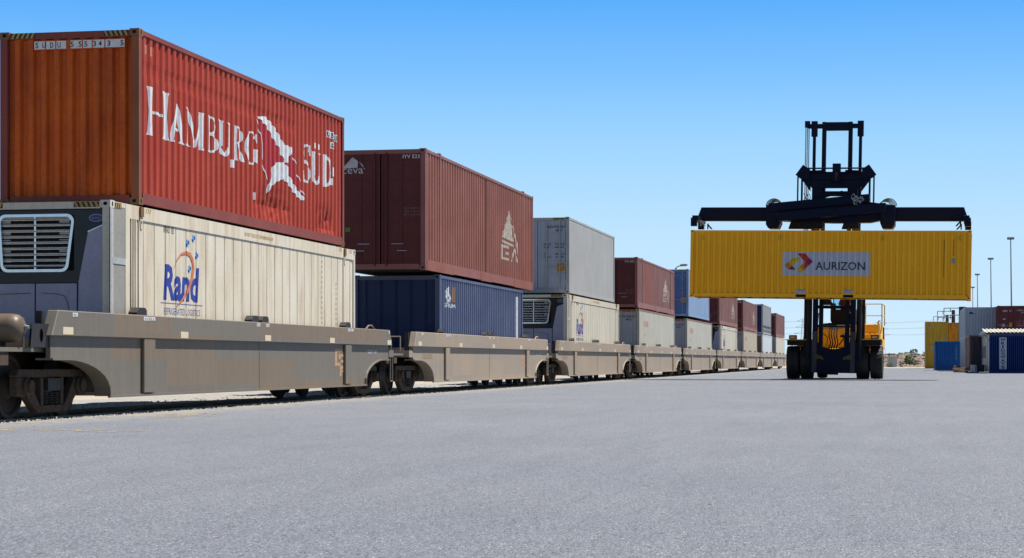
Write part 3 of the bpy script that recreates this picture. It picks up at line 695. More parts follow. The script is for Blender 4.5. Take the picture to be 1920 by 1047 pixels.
def make_wagon():
    root = empty('well_wagon', (TX, 26.40, 0))
    LW = 19.40
    ar = arcpts(.75, .88, 2.26, .30)
    # side walls with a wheel arch at either end
    outline = [(.10, 1.20), (.10, .88)] + ar + [(LW - a, b) for a, b in ar[::-1]] + [(LW - .10, .88), (LW - .10, 1.20)]
    for s in (1, -1):
        x0, x1 = sorted((s * 1.36, s * 1.43))
        MB().prism(outline, 'x', x0, x1).build('side_wall', wagB, root)
        # deep top beam, its ends raked
        x0, x1 = sorted((s * 1.33, s * 1.50))
        beam = MB().prism([(0, 1.20), (.22, 1.575), (LW - .22, 1.575), (LW, 1.20)], 'x', x0, x1).build('top_beam', wagB, root, bevel=.012)
        # lip round the arches and along the bottom edge
        for side_ in (0, 1):
            fl = MB()
            P = [(.10, .88)] + ar
            if side_: P = [(LW - a, b) for a, b in P]
            for (a, b), (c, d) in zip(P, P[1:]):
                dx, dz = c - a, d - b; l = math.hypot(dx, dz); nx, nz = -dz / l * .03, dx / l * .03
                if side_: nx, nz = -nx, -nz
                x2, x3 = sorted((s * 1.20, s * 1.47)); fl.prism([(a, b), (c, d), (c - nx, d - nz), (a - nx, b - nz)], 'x', x2, x3)
            fl.build('arch_flange', wagB, root)
        x2, x3 = sorted((s * 1.431, s * 1.475))
        MB().box(x2, x3, 2.2, LW - 2.2, .27, .31).build('bottom_flange', wagB, root)
        for ya in (3.56, LW - 4.02):
            x2, x3 = sorted((s * 1.4305, s * 1.49)); MB().box(x2, x3, ya, ya + .48, .325, 1.2).build('side_post', wagB, root, bevel=.01)
        # raised panel joint
        x2, x3 = sorted((s * 1.4302, s * 1.436)); MB().box(x2, x3, 9.55, 9.60, .30, 1.2).build('panel_joint', wagB, root)
        # container guides standing on the beam
        for ya in (3.42, 9.15, 9.75, 15.6):
            x2, x3 = sorted((s * 1.27, s * 1.42)); g = MB()
            g.prism([(ya, 1.577), (ya + .42, 1.577), (ya + .42, 1.64), (ya + .36, 1.70), (ya + .12, 1.70), (ya, 1.62)], 'x', x2, x3)
            g.box(x2 + .02, x3 - .02, ya + .34, ya + .47, 1.577, 1.67)
            g.build('container_guide', dark, root)
    # well floor, end bulkheads and decks
    MB().box(-1.35, 1.35, 2.3, LW - 2.3, .30, .36).build('well_floor', wagB, root)
    for s in (0, 1):
        Yf = (lambda y: LW - y) if s else (lambda y: y)
        def bx(m, x0, x1, a, b, z0, z1): ya, yb = sorted((Yf(a), Yf(b))); m.box(x0, x1, ya, yb, z0, z1); return m
        bx(MB(), -1.35, 1.35, 2.32, 2.40, .37, 1.19).build('end_bulkhead', wagB, root)
        reach = -1.45 if not s else -.70
        bx(MB(), -1.30, 1.30, reach, 2.3, .97, 1.03).build('end_platform', wagA, root)
        bx(MB(), -.35, .35, reach - .1, 2.3, .62, .968).build('centre_sill', bogM, root)
        bx(MB(), -1.28, 1.28, reach + .2, reach + .5, .78, .965).build('end_sill', bogM, root)
        bx(MB(), .98, 1.44, .09, -.35, .93, 1.10).build('end_step', wagB, root); bx(MB(), -1.44, -.98, .09, -.35, .93, 1.10).build('end_step', wagB, root)
        # bogie
        yc = Yf(1.0)
        bo = MB().box(-1.0, 1.0, yc - .2, yc + .2, .42, .72).build('bogie', bogM, root)
        for x in (1, -1):
            sf = MB(); o = [(-1.22, .62), (-1.15, .70), (1.15, .70), (1.22, .62), (1.20, .36), (.98, .34), (.80, .28), (.50, .10), (-.50, .10), (-.80, .28), (-.98, .34), (-1.20, .36)]
            ho = [[(-.80, .60), (-.42, .60), (-.40, .27), (-.46, .24)], [(-.30, .60), (.30, .60), (.30, .20), (-.30, .20)], [(.42, .60), (.80, .60), (.46, .24), (.40, .27)]]
            xa, xb = sorted((x * .93, x * 1.06))
            # frame as bars round its three windows
            top = [(-1.22, .62), (-1.15, .72), (1.15, .72), (1.22, .62), (1.20, .60), (-1.20, .60)]
            sf.prism([(yc + a, b) for a, b in top], 'x', xa, xb)
            for sg in (1, -1):
                sf.prism([(yc + sg * a, b) for a, b in [(1.2, .5999), (.82, .5999), (.80, .36), (.98, .32), (1.20, .34)]], 'x', xa, xb)
                sf.prism([(yc + sg * a, b) for a, b in [(.81, .5999), (.88, .33), (.52, .08), (.40, .08), (.40, .19), (.47, .23)]], 'x', xa, xb)
                sf.prism([(yc + sg * a, b) for a, b in [(.41, .5999), (.31, .5999), (.31, .19), (.39, .19)]], 'x', xa, xb)
            sf.prism([(yc + a, b) for a, b in [(-.395, .189), (.395, .189), (.395, .08), (-.395, .08)]], 'x', xa, xb)
            sf.build('side_frame', bogM, bo, bevel=.012)
            sp = MB()
            for k in (-.18, 0, .18):
                for j in range(5): sp.lathe([(-.012, .055), (-.006, .075), (.006, .075), (.012, .055)], (x * .99, yc + k, .225 + j * .034), 'z', 10)
            sp.box(xa + .01 if x > 0 else xa - .03, xb + .03 if x > 0 else xb - .01, yc - .22, yc + .22, .40, .58)
            sp.build('spring_nest', dark, bo)
            for dy in (-.92, .92):
                MB().lathe([(0, .10), (.02, .13), (.10, .13), (.12, .10), (.16, .10), (.17, .07)], (x * 1.0 if x > 0 else -1.17, yc + dy, .47), 'x', 14).build('axle_bearing', bogM, bo, smooth=False)
                wh = MB(); pr = [(-.07, .50), (-.035, .50), (-.03, .462), (.065, .458), (.065, .40), (.02, .38), (.0, .2), (.06, .16), (.09, .14), (.09, .05)]
                wh.lathe([(t * x, r_) for t, r_ in pr], (x * .745, yc + dy, .46), 'x', 32)
                for p_ in range(len(wh.m)): wh.m[p_] = 0
                for i in range(32 * 1, 32 * 3): wh.m[i] = 1
                w_ = wh.build('wheel', [wheelM, tread], bo)
        ax = MB()
        for dy in (-.92, .92): ax.cyl((-.8, yc + dy, .46), (.8, yc + dy, .46), .075, n=10)
        ax.build('axle', wheelM, bo)
    # air reservoir, bulkhead plate and hand rails on the near platform
    t = MB().lathe([(-.62, .05), (-.60, .13), (-.54, .19), (-.45, .205), (.45, .205), (.54, .19), (.60, .13), (.62, .05)], (.74, -.63, 1.30), 'x', 24).build('air_reservoir', paint('brown_reservoir', (.13, .095, .07), (.17, .125, .09), rust=.05), root, smooth=True)
    m = MB()
    for q in (.2, 1.0): m.box(q - .05, q + .05, -.71, -.55, 1.03, 1.12)
    m.build('reservoir_bracket', dark, root)
    m = MB().cyl((1.34, -.60, 1.33), (1.42, -.60, 1.31), .025, n=8).build('drain_valve', galv, root)
    pl = MB(); ov = [(-.16 + .06 * math.cos(t_), 1.205 + .10 * math.sin(t_)) for t_ in [i * math.pi / 6 for i in range(12)]]
    out = [(.1, 1.37), (-.2, 1.37), (-.46, 1.37), (-.49, 1.2), (-.52, 1.032), (-.2, 1.032), (.1, 1.032), (.1, 1.2)]
    # plate with an oval opening: quads between outline and oval
    idx = [7, 0, 0, 1, 2, 2, 3, 4, 4, 5, 6, 6]
    for xx in (1.38, 1.41):
        pl.add([(xx, a, b) for a, b in ov] + [(xx, a, b) for a, b in out], [((i), (i + 1) % 12, 12 + idx[(i + 1) % 12], 12 + idx[i]) if idx[(i + 1) % 12] != idx[i] else ((i), (i + 1) % 12, 12 + idx[i]) for i in range(12)])
    
    pl.build('slotted_plate', dark, root)
    MB().box(1.22, 1.325, .04, .12, 1.03, 1.56).build('end_plate', dark, root)
    e0 = LW
    for P_, r_ in (([(1.30, e0 + .02, 1.42), (1.36, e0 + .25, 1.44), (1.38, e0 + .33, 1.36), (1.38, e0 + .33, 1.05)], .018), ([(1.42, e0 + .1, .95), (1.42, e0 + .1, .35), (1.42, e0 + .3, .35), (1.42, e0 + .3, .95)], .018),
                   ([(1.36, e0 - 1.9, 1.575), (1.36, e0 - 1.65, 1.66), (1.36, e0 - 1.35, 1.66), (1.36, e0 - 1.1, 1.575)], .02), ([(1.2, -.3, 1.03), (1.2, -.3, 1.45), (.6, -.3, 1.45), (.6, -.3, 1.03)], .016)):
        MB().tube(P_, r_).build('hand_rail', wagB, root)
    hose = MB().tube([(.3, LW + .8, .8), (.35, LW + 1.0, .5), (.3, LW + 1.2, .42), (.2, LW + 1.4, .6), (.2, LW + 1.5, .8)], .025, 6).build('brake_hose', black, root)
    MB().box(-.14, .14, LW + .75, LW + 1.12, .66, .9).build('coupler', bogM, root)
    # reflectors, stencil plates and the painted letters
    for ya in (.38, 5.17, 9.70, 14.1, 19.0 - .06):
        Flat().rect(ya, 1.225, ya + .36, 1.335).lay('reflector', reflM, root, lambda u, v, d: Vector((1.501 + d, u, v)))
    for ya, yb in ((.72, .9), (3.5, 4.0), (9.2, 9.4), (9.75, 9.95), (15.5, 15.95), (19.05, 19.15)):
        Flat().rect(ya, 1.49, yb, 1.55).lay('stencil_plate', white, root, lambda u, v, d: Vector((1.501 + d, u, v)))
        k_ = Flat(); k_.text('WELL', ya + .02, 1.5, (yb - ya) - .04, .04); k_.lay('stencil_plate', simple('grey_lettering', (.22, .21, .2), .6), root, lambda u, v, d: Vector((1.5045 + d, u, v)))
    Flat().text('CQYY 149', 17.4, 1.0, .8, .09, .01).lay('serial_number', white, root, lambda u, v, d: Vector((1.431 + d, u, v)))
    L_ = Flat(); u0 = 14.62
    sk = lambda x, y: (u0 + x + (y - .55) * .10, y)
    def para(x0, y0_, x1, y1): L_.poly([sk(x0, y0_), sk(x1, y0_), sk(x1, y1), sk(x0, y1)])
    para(.05, 1.03, .62, 1.10); para(.05, .80, .22, 1.03); para(.05, .73, .50, .80); para(.34, .92, .86, .99); para(.34, .87, .50, .92); para(.50, .80, .86, .86)
    para(.46, .66, .86, .73); para(.46, .50, .62, .66); para(.62, .585, .80, .635)
    L_.lay('painted_mark', orangeCF, root, lambda u, v, d: Vector((1.431 + d, u, v)))
    Flat().rect(1.15, .90, 2.1, 1.12).lay('faded_notice', paint('tan_notice', (.33, .22, .14), (.30, .19, .12)), root, lambda u, v, d: Vector((1.431 + d, u, v)))
    return root
def copy_tree(o, parent=None):
    c = o.copy(); COL.objects.link(c)
    if parent: c.parent = parent; c.matrix_parent_inverse = o.matrix_parent_inverse.copy()
    for ch in list(o.children): copy_tree(ch, c)
    return c
wag0 = make_wagon()
ordn = ['first', 'second', 'third', 'fourth', 'fifth', 'sixth', 'seventh', 'eighth', 'ninth']
wl = ['low grey brown well wagon nearest the camera, first of the train', 'beige well wagon carrying the dark blue container', 'beige well wagon third in the train, under the pale grey container',
      'beige well wagon fourth in the train, under the maroon container with the patched red panel', 'beige well wagon fifth in the train, under the light blue container',
      'beige well wagon sixth in the train, between the fifth and seventh, under a maroon container', 'beige well wagon seventh in the train, third from its far end',
      'beige well wagon eighth in the train, carrying the bluish white container', 'last well wagon at the far end of the train']
wagons = [wag0]
for i in range(1, 9):
    c = copy_tree(wag0)
    for ch in list(c.children):
        if ch.name.split('.')[0] in ('air_reservoir', 'reservoir_bracket', 'drain_valve', 'slotted_plate'): bpy.data.objects.remove(ch)
    c.location = (TX, 26.40 + 21.65 * i, 0); wagons.append(c)
for i, c in enumerate(wagons): tag(c, wl[i], 'railway wagon', 'well wagons of the train')
for ch in list(wag0.children):
    if ch.type == 'MESH' and ch.name.split('.')[0] in ('side_wall', 'top_beam', 'arch_flange', 'bottom_flange', 'side_post', 'panel_joint', 'end_bulkhead', 'hand_rail', 'end_step'):
        for sl in ch.material_slots: sl.link = 'OBJECT'; sl.material = wagA
    if ch.name.split('.')[0] == 'faded_notice': bpy.data.objects.remove(ch); continue
    if ch.name.split('.')[0] == 'end_step' and min(v.co.y for v in ch.data.vertices) < 1 and max(v.co.x for v in ch.data.vertices) > 0: bpy.data.objects.remove(ch)

# =================================================================== hanging yellow container
TILT = R(1.0); YAW = R(-2.5)
yel = paint('bright_yellow_paint', (1.22, .555, .005), (1.25, .59, .01), dirt=(.35, .20, .03), d=.10, rust=.004, rough=.45, streak=.12)
HX, HY = -2.94, 87.30
RM = Matrix.Rotation(YAW, 3, 'Z') @ Matrix.Rotation(TILT, 3, 'Y') @ Matrix.Rotation(R(-90), 3, 'Z')
hy = container('shipping_container', 'bright yellow container with a grey name panel, hanging from the handler spreader', 'shipping container', (0, 0, 0), 12.19, 2.98, yel,
               side='sharp', pitch=.257, depth=.062, rail=yel, cast=yel, bot=.19)
hy['root'].rotation_euler = RM.to_euler(); hy['root'].location = Vector((HX, HY, 3.59)) - RM @ Vector((CW / 2, 6.095, 0))
lil = simple('lilac_white_panel', (.60, .60, .68), .5, 0, .04)
on_side(hy, 'name_panel', lil, Flat().rect(4.09, .98, 7.90, 2.02))
def az(p): return (4.09 + (p[0] - 105) / 10.1 * .02313 * 1.0, 0.98 + (560 - p[1]) / 10.1 * .02245)
def azp(*ps): return Flat().poly([az(p) for p in ps])
def lay2(name, m, fl): fl.lay(name, m, hy['root'], lambda u, v, d: hy['side'](u, v, d + .004), hy['br'])
lay2('name_lettering', simple('charcoal_lettering', (.028, .032, .05), .5), Flat().text('AURIZON', 5.53, 1.235, 2.15, .36, .012))
f_ = azp((225, 285), (300, 200), (450, 203), (345, 320), (290, 365)); lay2('arrow_emblem', simple('emblem_yellow', (.78, .52, .01), .5), f_)
f_ = azp((150, 355), (225, 285), (290, 365), (220, 442)); f_.poly([az(p) for p in ((440, 375), (520, 300), (530, 440), (500, 470))]); lay2('arrow_emblem', simple('emblem_orange', (.70, .26, .02), .5), f_)
f_ = azp((380, 435), (440, 375), (500, 470), (455, 517)); lay2('arrow_emblem', simple('emblem_yellow', (.78, .52, .01), .5), f_)
f_ = azp((385, 118), (540, 118), (610, 205), (550, 285), (520, 270)); f_.poly([az(p) for p in ((522, 290), (550, 285), (600, 365), (530, 440))]); lay2('arrow_emblem', simple('emblem_red', (.62, .05, .02), .5), f_)
f_ = azp((610, 205), (685, 280), (600, 365), (550, 285)); f_.poly([az(p) for p in ((222, 442), (290, 365), (362, 442))]); lay2('arrow_emblem', simple('emblem_magenta', (.33, .012, .10), .5), f_)
sm = Flat()
for i in range(22): sm.rect(11.02, .95 + i * .075, 11.07, .985 + i * .075)
for i in range(9): sm.rect(11.42, 1.9 + i * .08, 11.47, 1.94 + i * .08)
lay2('small_print', decalblack, sm)
lay2('grey_sticker', simple('grey_sticker', (.35, .38, .45), .5), Flat().rect(11.36, 1.55, 11.50, 1.78))
for u in (.55, 3.95, 8.4, 11.7):
    g = Flat(); g.line([(u + .05 * math.cos(R(a)), 2.65 + .10 * math.sin(R(a))) for a in range(0, 361, 40)], .018); lay2('tie_mark', paint('brown_mark', (.33, .19, .03)), g)
for u in (4.92, 6.98):
    pk = MB(); W = CW / 2
    pk.box(W - .02, W + .002, u - .22, u + .22, .035, .155); pk.build('fork_pocket', hole, hy['root'])
    Flat().rect(u - .21, .20, u + .21, .36).lay('pocket_notice', lil, hy['root'], lambda u_, v, d: Vector((W + .003 + d, u_, v)))
    Flat().text('WARNING', u - .18, .30, .36, .045, .01).text('EMPTY ONLY', u - .18, .23, .36, .04, .0).lay('pocket_notice', randblue, hy['root'], lambda u_, v, d: Vector((W + .007 + d, u_, v)))

# =================================================================== container handler

navy = paint('navy_machine_paint', (.002, .0045, .024), (.003, .006, .032), dirt=(.012, .012, .018), d=.2, rust=.0, rough=.42, streak=.2)
navy.node_tree.nodes['Principled BSDF'].inputs['Specular IOR Level'].default_value = .12
blackM = simple('matt_black_steel', (.008, .008, .012), .7)
macY = paint('machine_yellow_paint', (.95, .50, .012), (1, .56, .02), dirt=(.2, .12, .03), d=.2, rust=.01, rough=.4, streak=.15)
pale_rail = simple('pale_yellow_rail', (.72, .58, .25), .5)
HS = 1.038; HB = Vector((-2.815, HY + 3.2, 0)); SS = -.07      # the spreader is side-shifted on its carriage
root = empty('container_handler', HB, (0, 0, YAW)); root.scale = (HS,) * 3; tag(root, 'yellow and navy lift truck holding up the yellow container, seen from the front', 'container handler')
def T(x, y, z): return (x + z * math.sin(TILT), y, z - x * math.sin(TILT))
def up(m, name, mat=navy, parent=None, bevel=0): return m.xf(T).build(name, mat, parent or root, bevel=bevel)
# mast: outer channels on the chassis, inner channels raised through the top
mast = up(MB().box(-.93, -.71, .02, .34, .30, 6.9).box(.71, .93, .02, .34, .30, 6.9).box(-.93, .93, .26, .34, 3.10, 3.24).box(-.71, .71, .26, .34, 2.28, 2.36), 'mast', navy, bevel=.01)
m = MB(); pts = [(-1.02, .28), (1.02, .28), (1.02, 1.62), (.72, 1.72)] + [(.72 * math.cos(R(a)), 1.75 + .42 * math.sin(R(a)) * 1.0) for a in range(0, -181, -15)] + [(-.72, 1.72), (-1.02, 1.62)]
up(m.prism([(x, z) for x, z in pts], 'y', -.04, .015), 'mast_shield', navy)
up(MB().box(-.42, .22, -.05, .1, .20, .279), 'mast_foot', navy)
im = MB().box(-.66, -.48, .05, .30, .5, 11.28).box(.48, .66, .05, .30, .5, 11.28).box(-.48, .48, .08, .28, 10.9, 11.27).box(-1.28, -.66, .1, .26, 11.0, 11.2).box(.66, 1.02, .1, .26, 11.0, 11.2)
up(im, 'inner_mast', navy, mast, .01)
for s in (-1, 1):
    cy = MB().cyl((s * 1.08, .2, .9), (s * 1.08, .2, 6.4), .115, n=12); up(cy, 'lift_cylinder', blackM)
    cy = MB().cyl((s * 1.0, .2, 6.4), (s * 1.0, .2, 10.7), .072, n=10).box(s * 1.0 - .13, s * 1.0 + .13, .08, .32, 10.65, 11.32); up(cy, 'cylinder_rod', navy)
    up(MB().box(s * 1.26 - .07, s * 1.26 + .06, .3, .44, .9, 6.0), 'guide_channel', blackM)
up(MB().box(-1.42, -1.20, .1, .3, 11.05, 11.33), 'chain_anchor', navy, mast)
ch = MB()
for x in (-1.38, -1.31, -1.24): ch.cyl((x, .2, 6.3), (x, .2, 11.06), .022, n=6)
up(ch, 'lift_chain', galv, mast)
# carriage with its two pointed cheek plates
car = MB().prism([(-1.30, 8.70), (1.30, 8.70), (1.30, 8.95), (1.1, 9.02), (-1.1, 9.02), (-1.30, 8.95)], 'y', -.28, -.02).prism([(-1.05, 8.35), (1.05, 8.35), (1.25, 8.7), (-1.25, 8.7)], 'y', -.26, -.04)
carr = up(car, 'carriage', navy, None, .01)
for s in (-1, 1):
    up(MB().prism([(s * 1.42, 9.36), (s * 1.74, 8.92), (s * 1.55, 8.76), (s * 1.15, 8.72), (s * 1.12, 9.15)], 'y', -.45, -.3), 'cheek_plate', navy, carr)
    up(MB().cyl((s * 1.64, -.35, 8.85), (s * 1.64, -.35, 7.5), .035, n=8).cyl((s * 1.46, -.35, 8.8), (s * 1.46, -.35, 7.5), .045, n=8), 'tie_rod', navy, carr)
    up(MB().box(s * .78 - .2, s * .78 + .17, -.25, -.02, 7.2, 8.35), 'carriage_leg', navy, carr)
    up(MB().prism([(s * 1.1, 8.75), (s * 1.5, 8.75), (s * 1.1, 8.2)], 'y', -.3, -.1), 'gusset', navy, carr)
cb = MB().cyl((-1.4, -.4, 9.20), (1.4, -.4, 9.20), .035, n=8).cyl((-1.35, -.4, 9.02), (1.35, -.4, 9.02), .03, n=8).box(-.14, .20, -.5, -.1, 8.62, 9.40).cyl((-.5, -.38, 9.08), (-1.2, -.38, 9.06), .05, n=8).cyl((.4, -.38, 9.08), (1.1, -.38, 9.06), .05, n=8)
up(cb, 'shift_cylinder', navy, carr)
up(MB().prism([(-.04, 9.02), (.10, 9.02), (.03, 8.6)], 'y', -.53, -.505), 'red_pennant', simple('dull_red_mark', (.10, .015, .012), .6), carr)
up(MB().box(-.6, .6, -.2, -.05, 8.0, 8.22).cyl((-1.1, -.3, 7.75), (.3, -.3, 8.2), .045, n=8), 'cross_tie', navy, carr)
def ups(m, name, mat=navy, parent=None, bevel=0): return up(m.xf(lambda x, y, z: (x + SS, y, z)), name, mat, parent, bevel)
# spreader
yb = -1.86            # above the middle of the container
spr = MB().prism([(-2.75, 7.47), (-1.5, 7.50), (-1.1, 7.62), (.6, 7.62), (1.6, 7.6), (2.6, 7.47), (2.62, 6.92), (1.7, 6.72), (.1, 6.7), (-2.0, 6.78), (-2.75, 6.9)], 'y', yb - .28, yb + .28)
spread = ups(spr, 'spreader_frame', navy, None, .01)
for a, b, c_, d, ya, yb2 in ((-2.6, 1.65, 7.14, 7.58, -.62, -.40), (-2.2, 2.35, 6.72, 7.18, -.95, -.66)):
    q = MB().prism([(a, c_), (b, c_ + .42), (b, d + .30), (a, d - .10)], 'y', yb + ya, yb + yb2); ups(q, 'slewing_beam', navy, spread, .008)
    q = MB().prism([(a, d - .10), (b, d + .30), (b, d + .33), (a, d - .07)], 'y', yb + ya - .02, yb + yb2); ups(q, 'beam_edge', chrome if False else navy, spread)
for s in (-1, 1):
    x0, x1 = sorted((s * 2.1, s * 2.72)); q = MB().prism([(s * 2.15, 7.42), (s * 2.72, 7.45), (s * 2.72, 6.62), (s * 2.62, 6.46), (s * 2.2, 6.46), (s * 2.1, 6.7)], 'y', yb - .5, yb + .5); ups(q, 'spreader_sleeve', navy, spread, .01)
    q = MB().prism([(s * 2.4, 6.79), (s * 5.78, 6.79), (s * 5.68, 7.05), (s * 5.56, 7.38), (s * 2.4, 7.38)], 'y', yb - .16, yb + .16); arm = ups(q, 'telescopic_arm', navy, None, .008)
    q = MB().box(min(s * 2.4, s * 5.8), max(s * 2.4, s * 5.8), yb - .185, yb - .162, 6.81, 6.86); ups(q, 'arm_flange', navy, arm)
    q = MB().box(min(s * 5.55, s * 5.80), max(s * 5.55, s * 5.80), yb - 1.2, yb + 1.2, 6.74, 6.96)
    for yy in (-1.1, 1.1): q.box(min(s * 5.60, s * 5.86), max(s * 5.60, s * 5.86), yb + yy - .12, yb + yy + .12, 6.50, 6.86)
    ups(q, 'twistlock_beam', navy, arm, .01)
    for yy in (-1.1, 1.1):
        q = MB().prism([(s * 5.3, 6.51), (s * 5.22, 6.51), (s * 5.4, 6.72), (s * 5.48, 6.72)], 'y', yb + yy - .03, yb + yy + .03).cyl((s * 5.44, yb + yy, 6.51), (s * 5.44, yb + yy, 6.76), .03, n=6); ups(q, 'guide_arm', galv if yy < 0 and s < 0 else blackM, arm)
    # hose loops over the sleeves
    for k in range(6):
        hz = MB(); r = .19 + .02 * k; px_ = s * (2.28 + .03 * k)
        hz.tube([(px_ + (r + .05) * math.cos(R(a)), yb - .35 + .06 * k, 7.44 + r * math.sin(R(a)) * (.85 + .05 * k)) for a in range(0, 181, 20)], .017, 5); ups(hz, 'hydraulic_hose', black, spread)
    hz = MB().tube([(s * 2.3, yb - .53, 7.2), (s * 2.22, yb - .58, 7.0), (s * 2.32, yb - .58, 6.8), (s * 2.25, yb - .55, 6.6)], .02, 5)
    ups(hz, 'hydraulic_hose', black, spread)
for x0, x1, z0 in ((-1.78, -.30, 6.46), (.48, 1.22, 6.46)):
    q = MB().prism([(x0, z0), (x1, z0), (x1 - .05, 6.75), (x0 + .1, 6.75)], 'y', yb - .25, yb + .25); ups(q, 'pad_leg', blackM, spread)
rr_ = random.Random(3)
for k in range(7):
    hz = MB()
    x = .9 + rr_.uniform(0, .35); z = 7.6 + rr_.uniform(-.1, .25)
    hz.tube([(x, yb - .75, z), (x + .1, yb - .8, z + .1), (x + .18, yb - .78, z - .02), (x + .06, yb - .76, z - .14), (x, yb - .72, z - .05)], .016, 5); ups(hz, 'hydraulic_hose', galv, spread)
for k in range(3): ups(MB().tube([(-1.3 + .12 * k, -.4, 8.1), (-1.2 + .1 * k, -.45, 7.9), (-1.4 + .1 * k, -.5, 7.7), (-1.5 + .1 * k, -.9, 7.55)], .018, 5), 'hydraulic_hose', galv, spread)
fr_ = up(MB().box(-.9, -.6, yb + .3, -.05, 7.0, 7.5).box(.6, .9, yb + .3, -.05, 7.0, 7.5), 'carriage_arm', navy, carr)

# wheels: dual front pairs, single rear pair
tyreM = simple('tyre_rubber', (.022, .022, .024), .62, 0, .3)
rimM = paint('tan_wheel_rim', (.16, .12, .07), (.2, .15, .09), rust=.1)
def tyre(xc, yc, r, w_, parent):
    wroot = MB(); pr = [(-w_/2 + .03, r * .58), (-w_/2, r * .72), (-w_/2 + .01, r * .88), (-w_/2 + .05, r * .955), (0, r * .97), (w_/2 - .05, r * .955), (w_/2 - .01, r * .88), (w_/2, r * .72), (w_/2 - .03, r * .58)]
    wroot.lathe(pr, (xc, yc, r), 'x', 40)
    n = 26
    for i in range(n):
        for sg in (-1, 1):
            a = 2 * math.pi * (i + (.5 if sg > 0 else 0)) / n; da = .075
            P = []
            for (x, k, rr) in ((sg * w_ * .06, 1.2, .955), (sg * (w_/2 - .012), 0, .90)):
                for dd in (-da, da):
                    for rad in (rr * r, r * (1.0 if k else .955)):
                        ang = a + dd * .75 + k * .10; P.append((xc + x, yc + rad * math.cos(ang), r + rad * math.sin(ang)))
            wroot.add(P, [(0, 1, 3, 2), (4, 6, 7, 5), (0, 4, 5, 1), (2, 3, 7, 6), (1, 5, 7, 3), (0, 2, 6, 4)])
    t = wroot.build('tyre', tyreM, parent)
    rim = MB().lathe([(-w_/2 + .05, r * .58), (-w_/2 + .04, r * .5), (-.08, r * .44), (-.06, .12), (.06, .12), (.08, r * .44), (w_/2 - .04, r * .5), (w_/2 - .05, r * .58)], (xc, yc, r), 'x', 28).build('wheel_rim', rimM, t)
    ring = MB().lathe([(w_/2 - .012, r * .56), (w_/2 + .004, r * .60), (w_/2 + .008, r * .66), (w_/2 - .004, r * .70)], (xc, yc, r), 'x', 40); ring.m = [0] * len(ring.m)
    ring.f = ring.f[:-2]; ring.m = ring.m[:-2]
    ring.build('sidewall_ring', simple('dusty_sidewall', (.16, .135, .09), .8), t, norm=False)
for x in (-1.80, -1.20, 1.24, 1.84): tyre(x, .98, .745, .55, root)
for x in (-.98, .98): tyre(x, 6.6, .70, .46, root)
# chassis
MB().box(-1.6, 1.6, .7, 1.3, .55, .95).build('front_axle', blackM, root)
MB().box(-2.02, -.94, .25, 1.75, 1.50, 1.72).box(.94, 2.05, .25, 1.75, 1.50, 1.72).box(-1.0, 1.0, .5, 1.25, .6, 1.2).build('axle_housing', blackM, root, bevel=.01)
MB().box(-2.10, -.98, .20, 1.8, 1.725, 1.76).box(1.0, 2.10, .20, 1.8, 1.725, 1.76).build('fender', macY, root)
MB().box(-.95, -.55, 1.6, 7.4, .65, 1.35).box(.55, .95, 1.6, 7.4, .65, 1.35).box(-.55, .55, 6.2, 7.0, .6, 1.2).build('chassis_rail', blackM, root)
MB().box(-1.05, 1.05, 2.1, 6.2, 1.22, 2.26).box(-.93, .93, .45, 2.1, 1.22, 1.36).prism([(-1.35, 1.1), (1.35, 1.1), (1.35, 2.1), (1.1, 2.35), (-1.1, 2.35), (-1.35, 2.1)], 'y', 6.21, 7.9).build('body', macY, root, bevel=.02)
MB().box(1.06, 1.95, 1.9, 5.8, 1.35, 2.02).box(1.06, 1.9, 2.4, 5.6, 2.02, 2.45).build('side_tank', macY, root, bevel=.02)
MB().box(-1.75, -1.06, 1.9, 5.6, 1.35, 1.75).build('battery_box', macY, root, bevel=.02)
MB().box(-.95, .95, 2.15, 2.22, 2.262, 2.42).box(-1.0, 1.0, 2.22, 6.0, 2.262, 2.30).build('deck', simple('pale_deck', (.55, .53, .5), .5), root)
for x in (-.15, -.05, .06, .17): MB().tube([(x, .5, 2.3), (x - .04, .3, 1.95), (x + .03, .3, 1.6), (x - .05, .4, 1.35)], .03, 6).build('mast_hose', black, root)
MB().tube([(-.65, .9, 2.15), (-.3, 1.0, 1.85), (-.35, 1.1, 1.5)], .02).build('mast_hose', black, root); MB().tube([(.2, .9, 1.5), (.4, .9, 1.8), (.65, .9, 2.0)], .03).build('mast_hose', black, root)
MB().lathe([(-.02, .1), (0, .28), (.1, .26), (.2, .1)], (.5, 1.2, 1.85), 'z', 14).cyl((.5, 1.2, 1.3), (.5, 1.2, 1.85), .11, n=10).build('air_cleaner', black, root)
for s_x in (-1, 1):
    up(MB().prism([(s_x * .78, 1.12), (s_x * .45, .98), (s_x * .42, .84), (s_x * .60, .90), (s_x * .80, .84)], 'y', -.075, -.041), 'tow_hook', paint('dull_yellow_hook', (.09, .06, .015), rust=.1))
    up(MB().box(s_x * .83 - .10, s_x * .83 + .10, -.06, .019, .30, 2.1), 'mast_rail', paint('worn_navy', (.02, .025, .05), (.05, .055, .07), d=.4), mast)

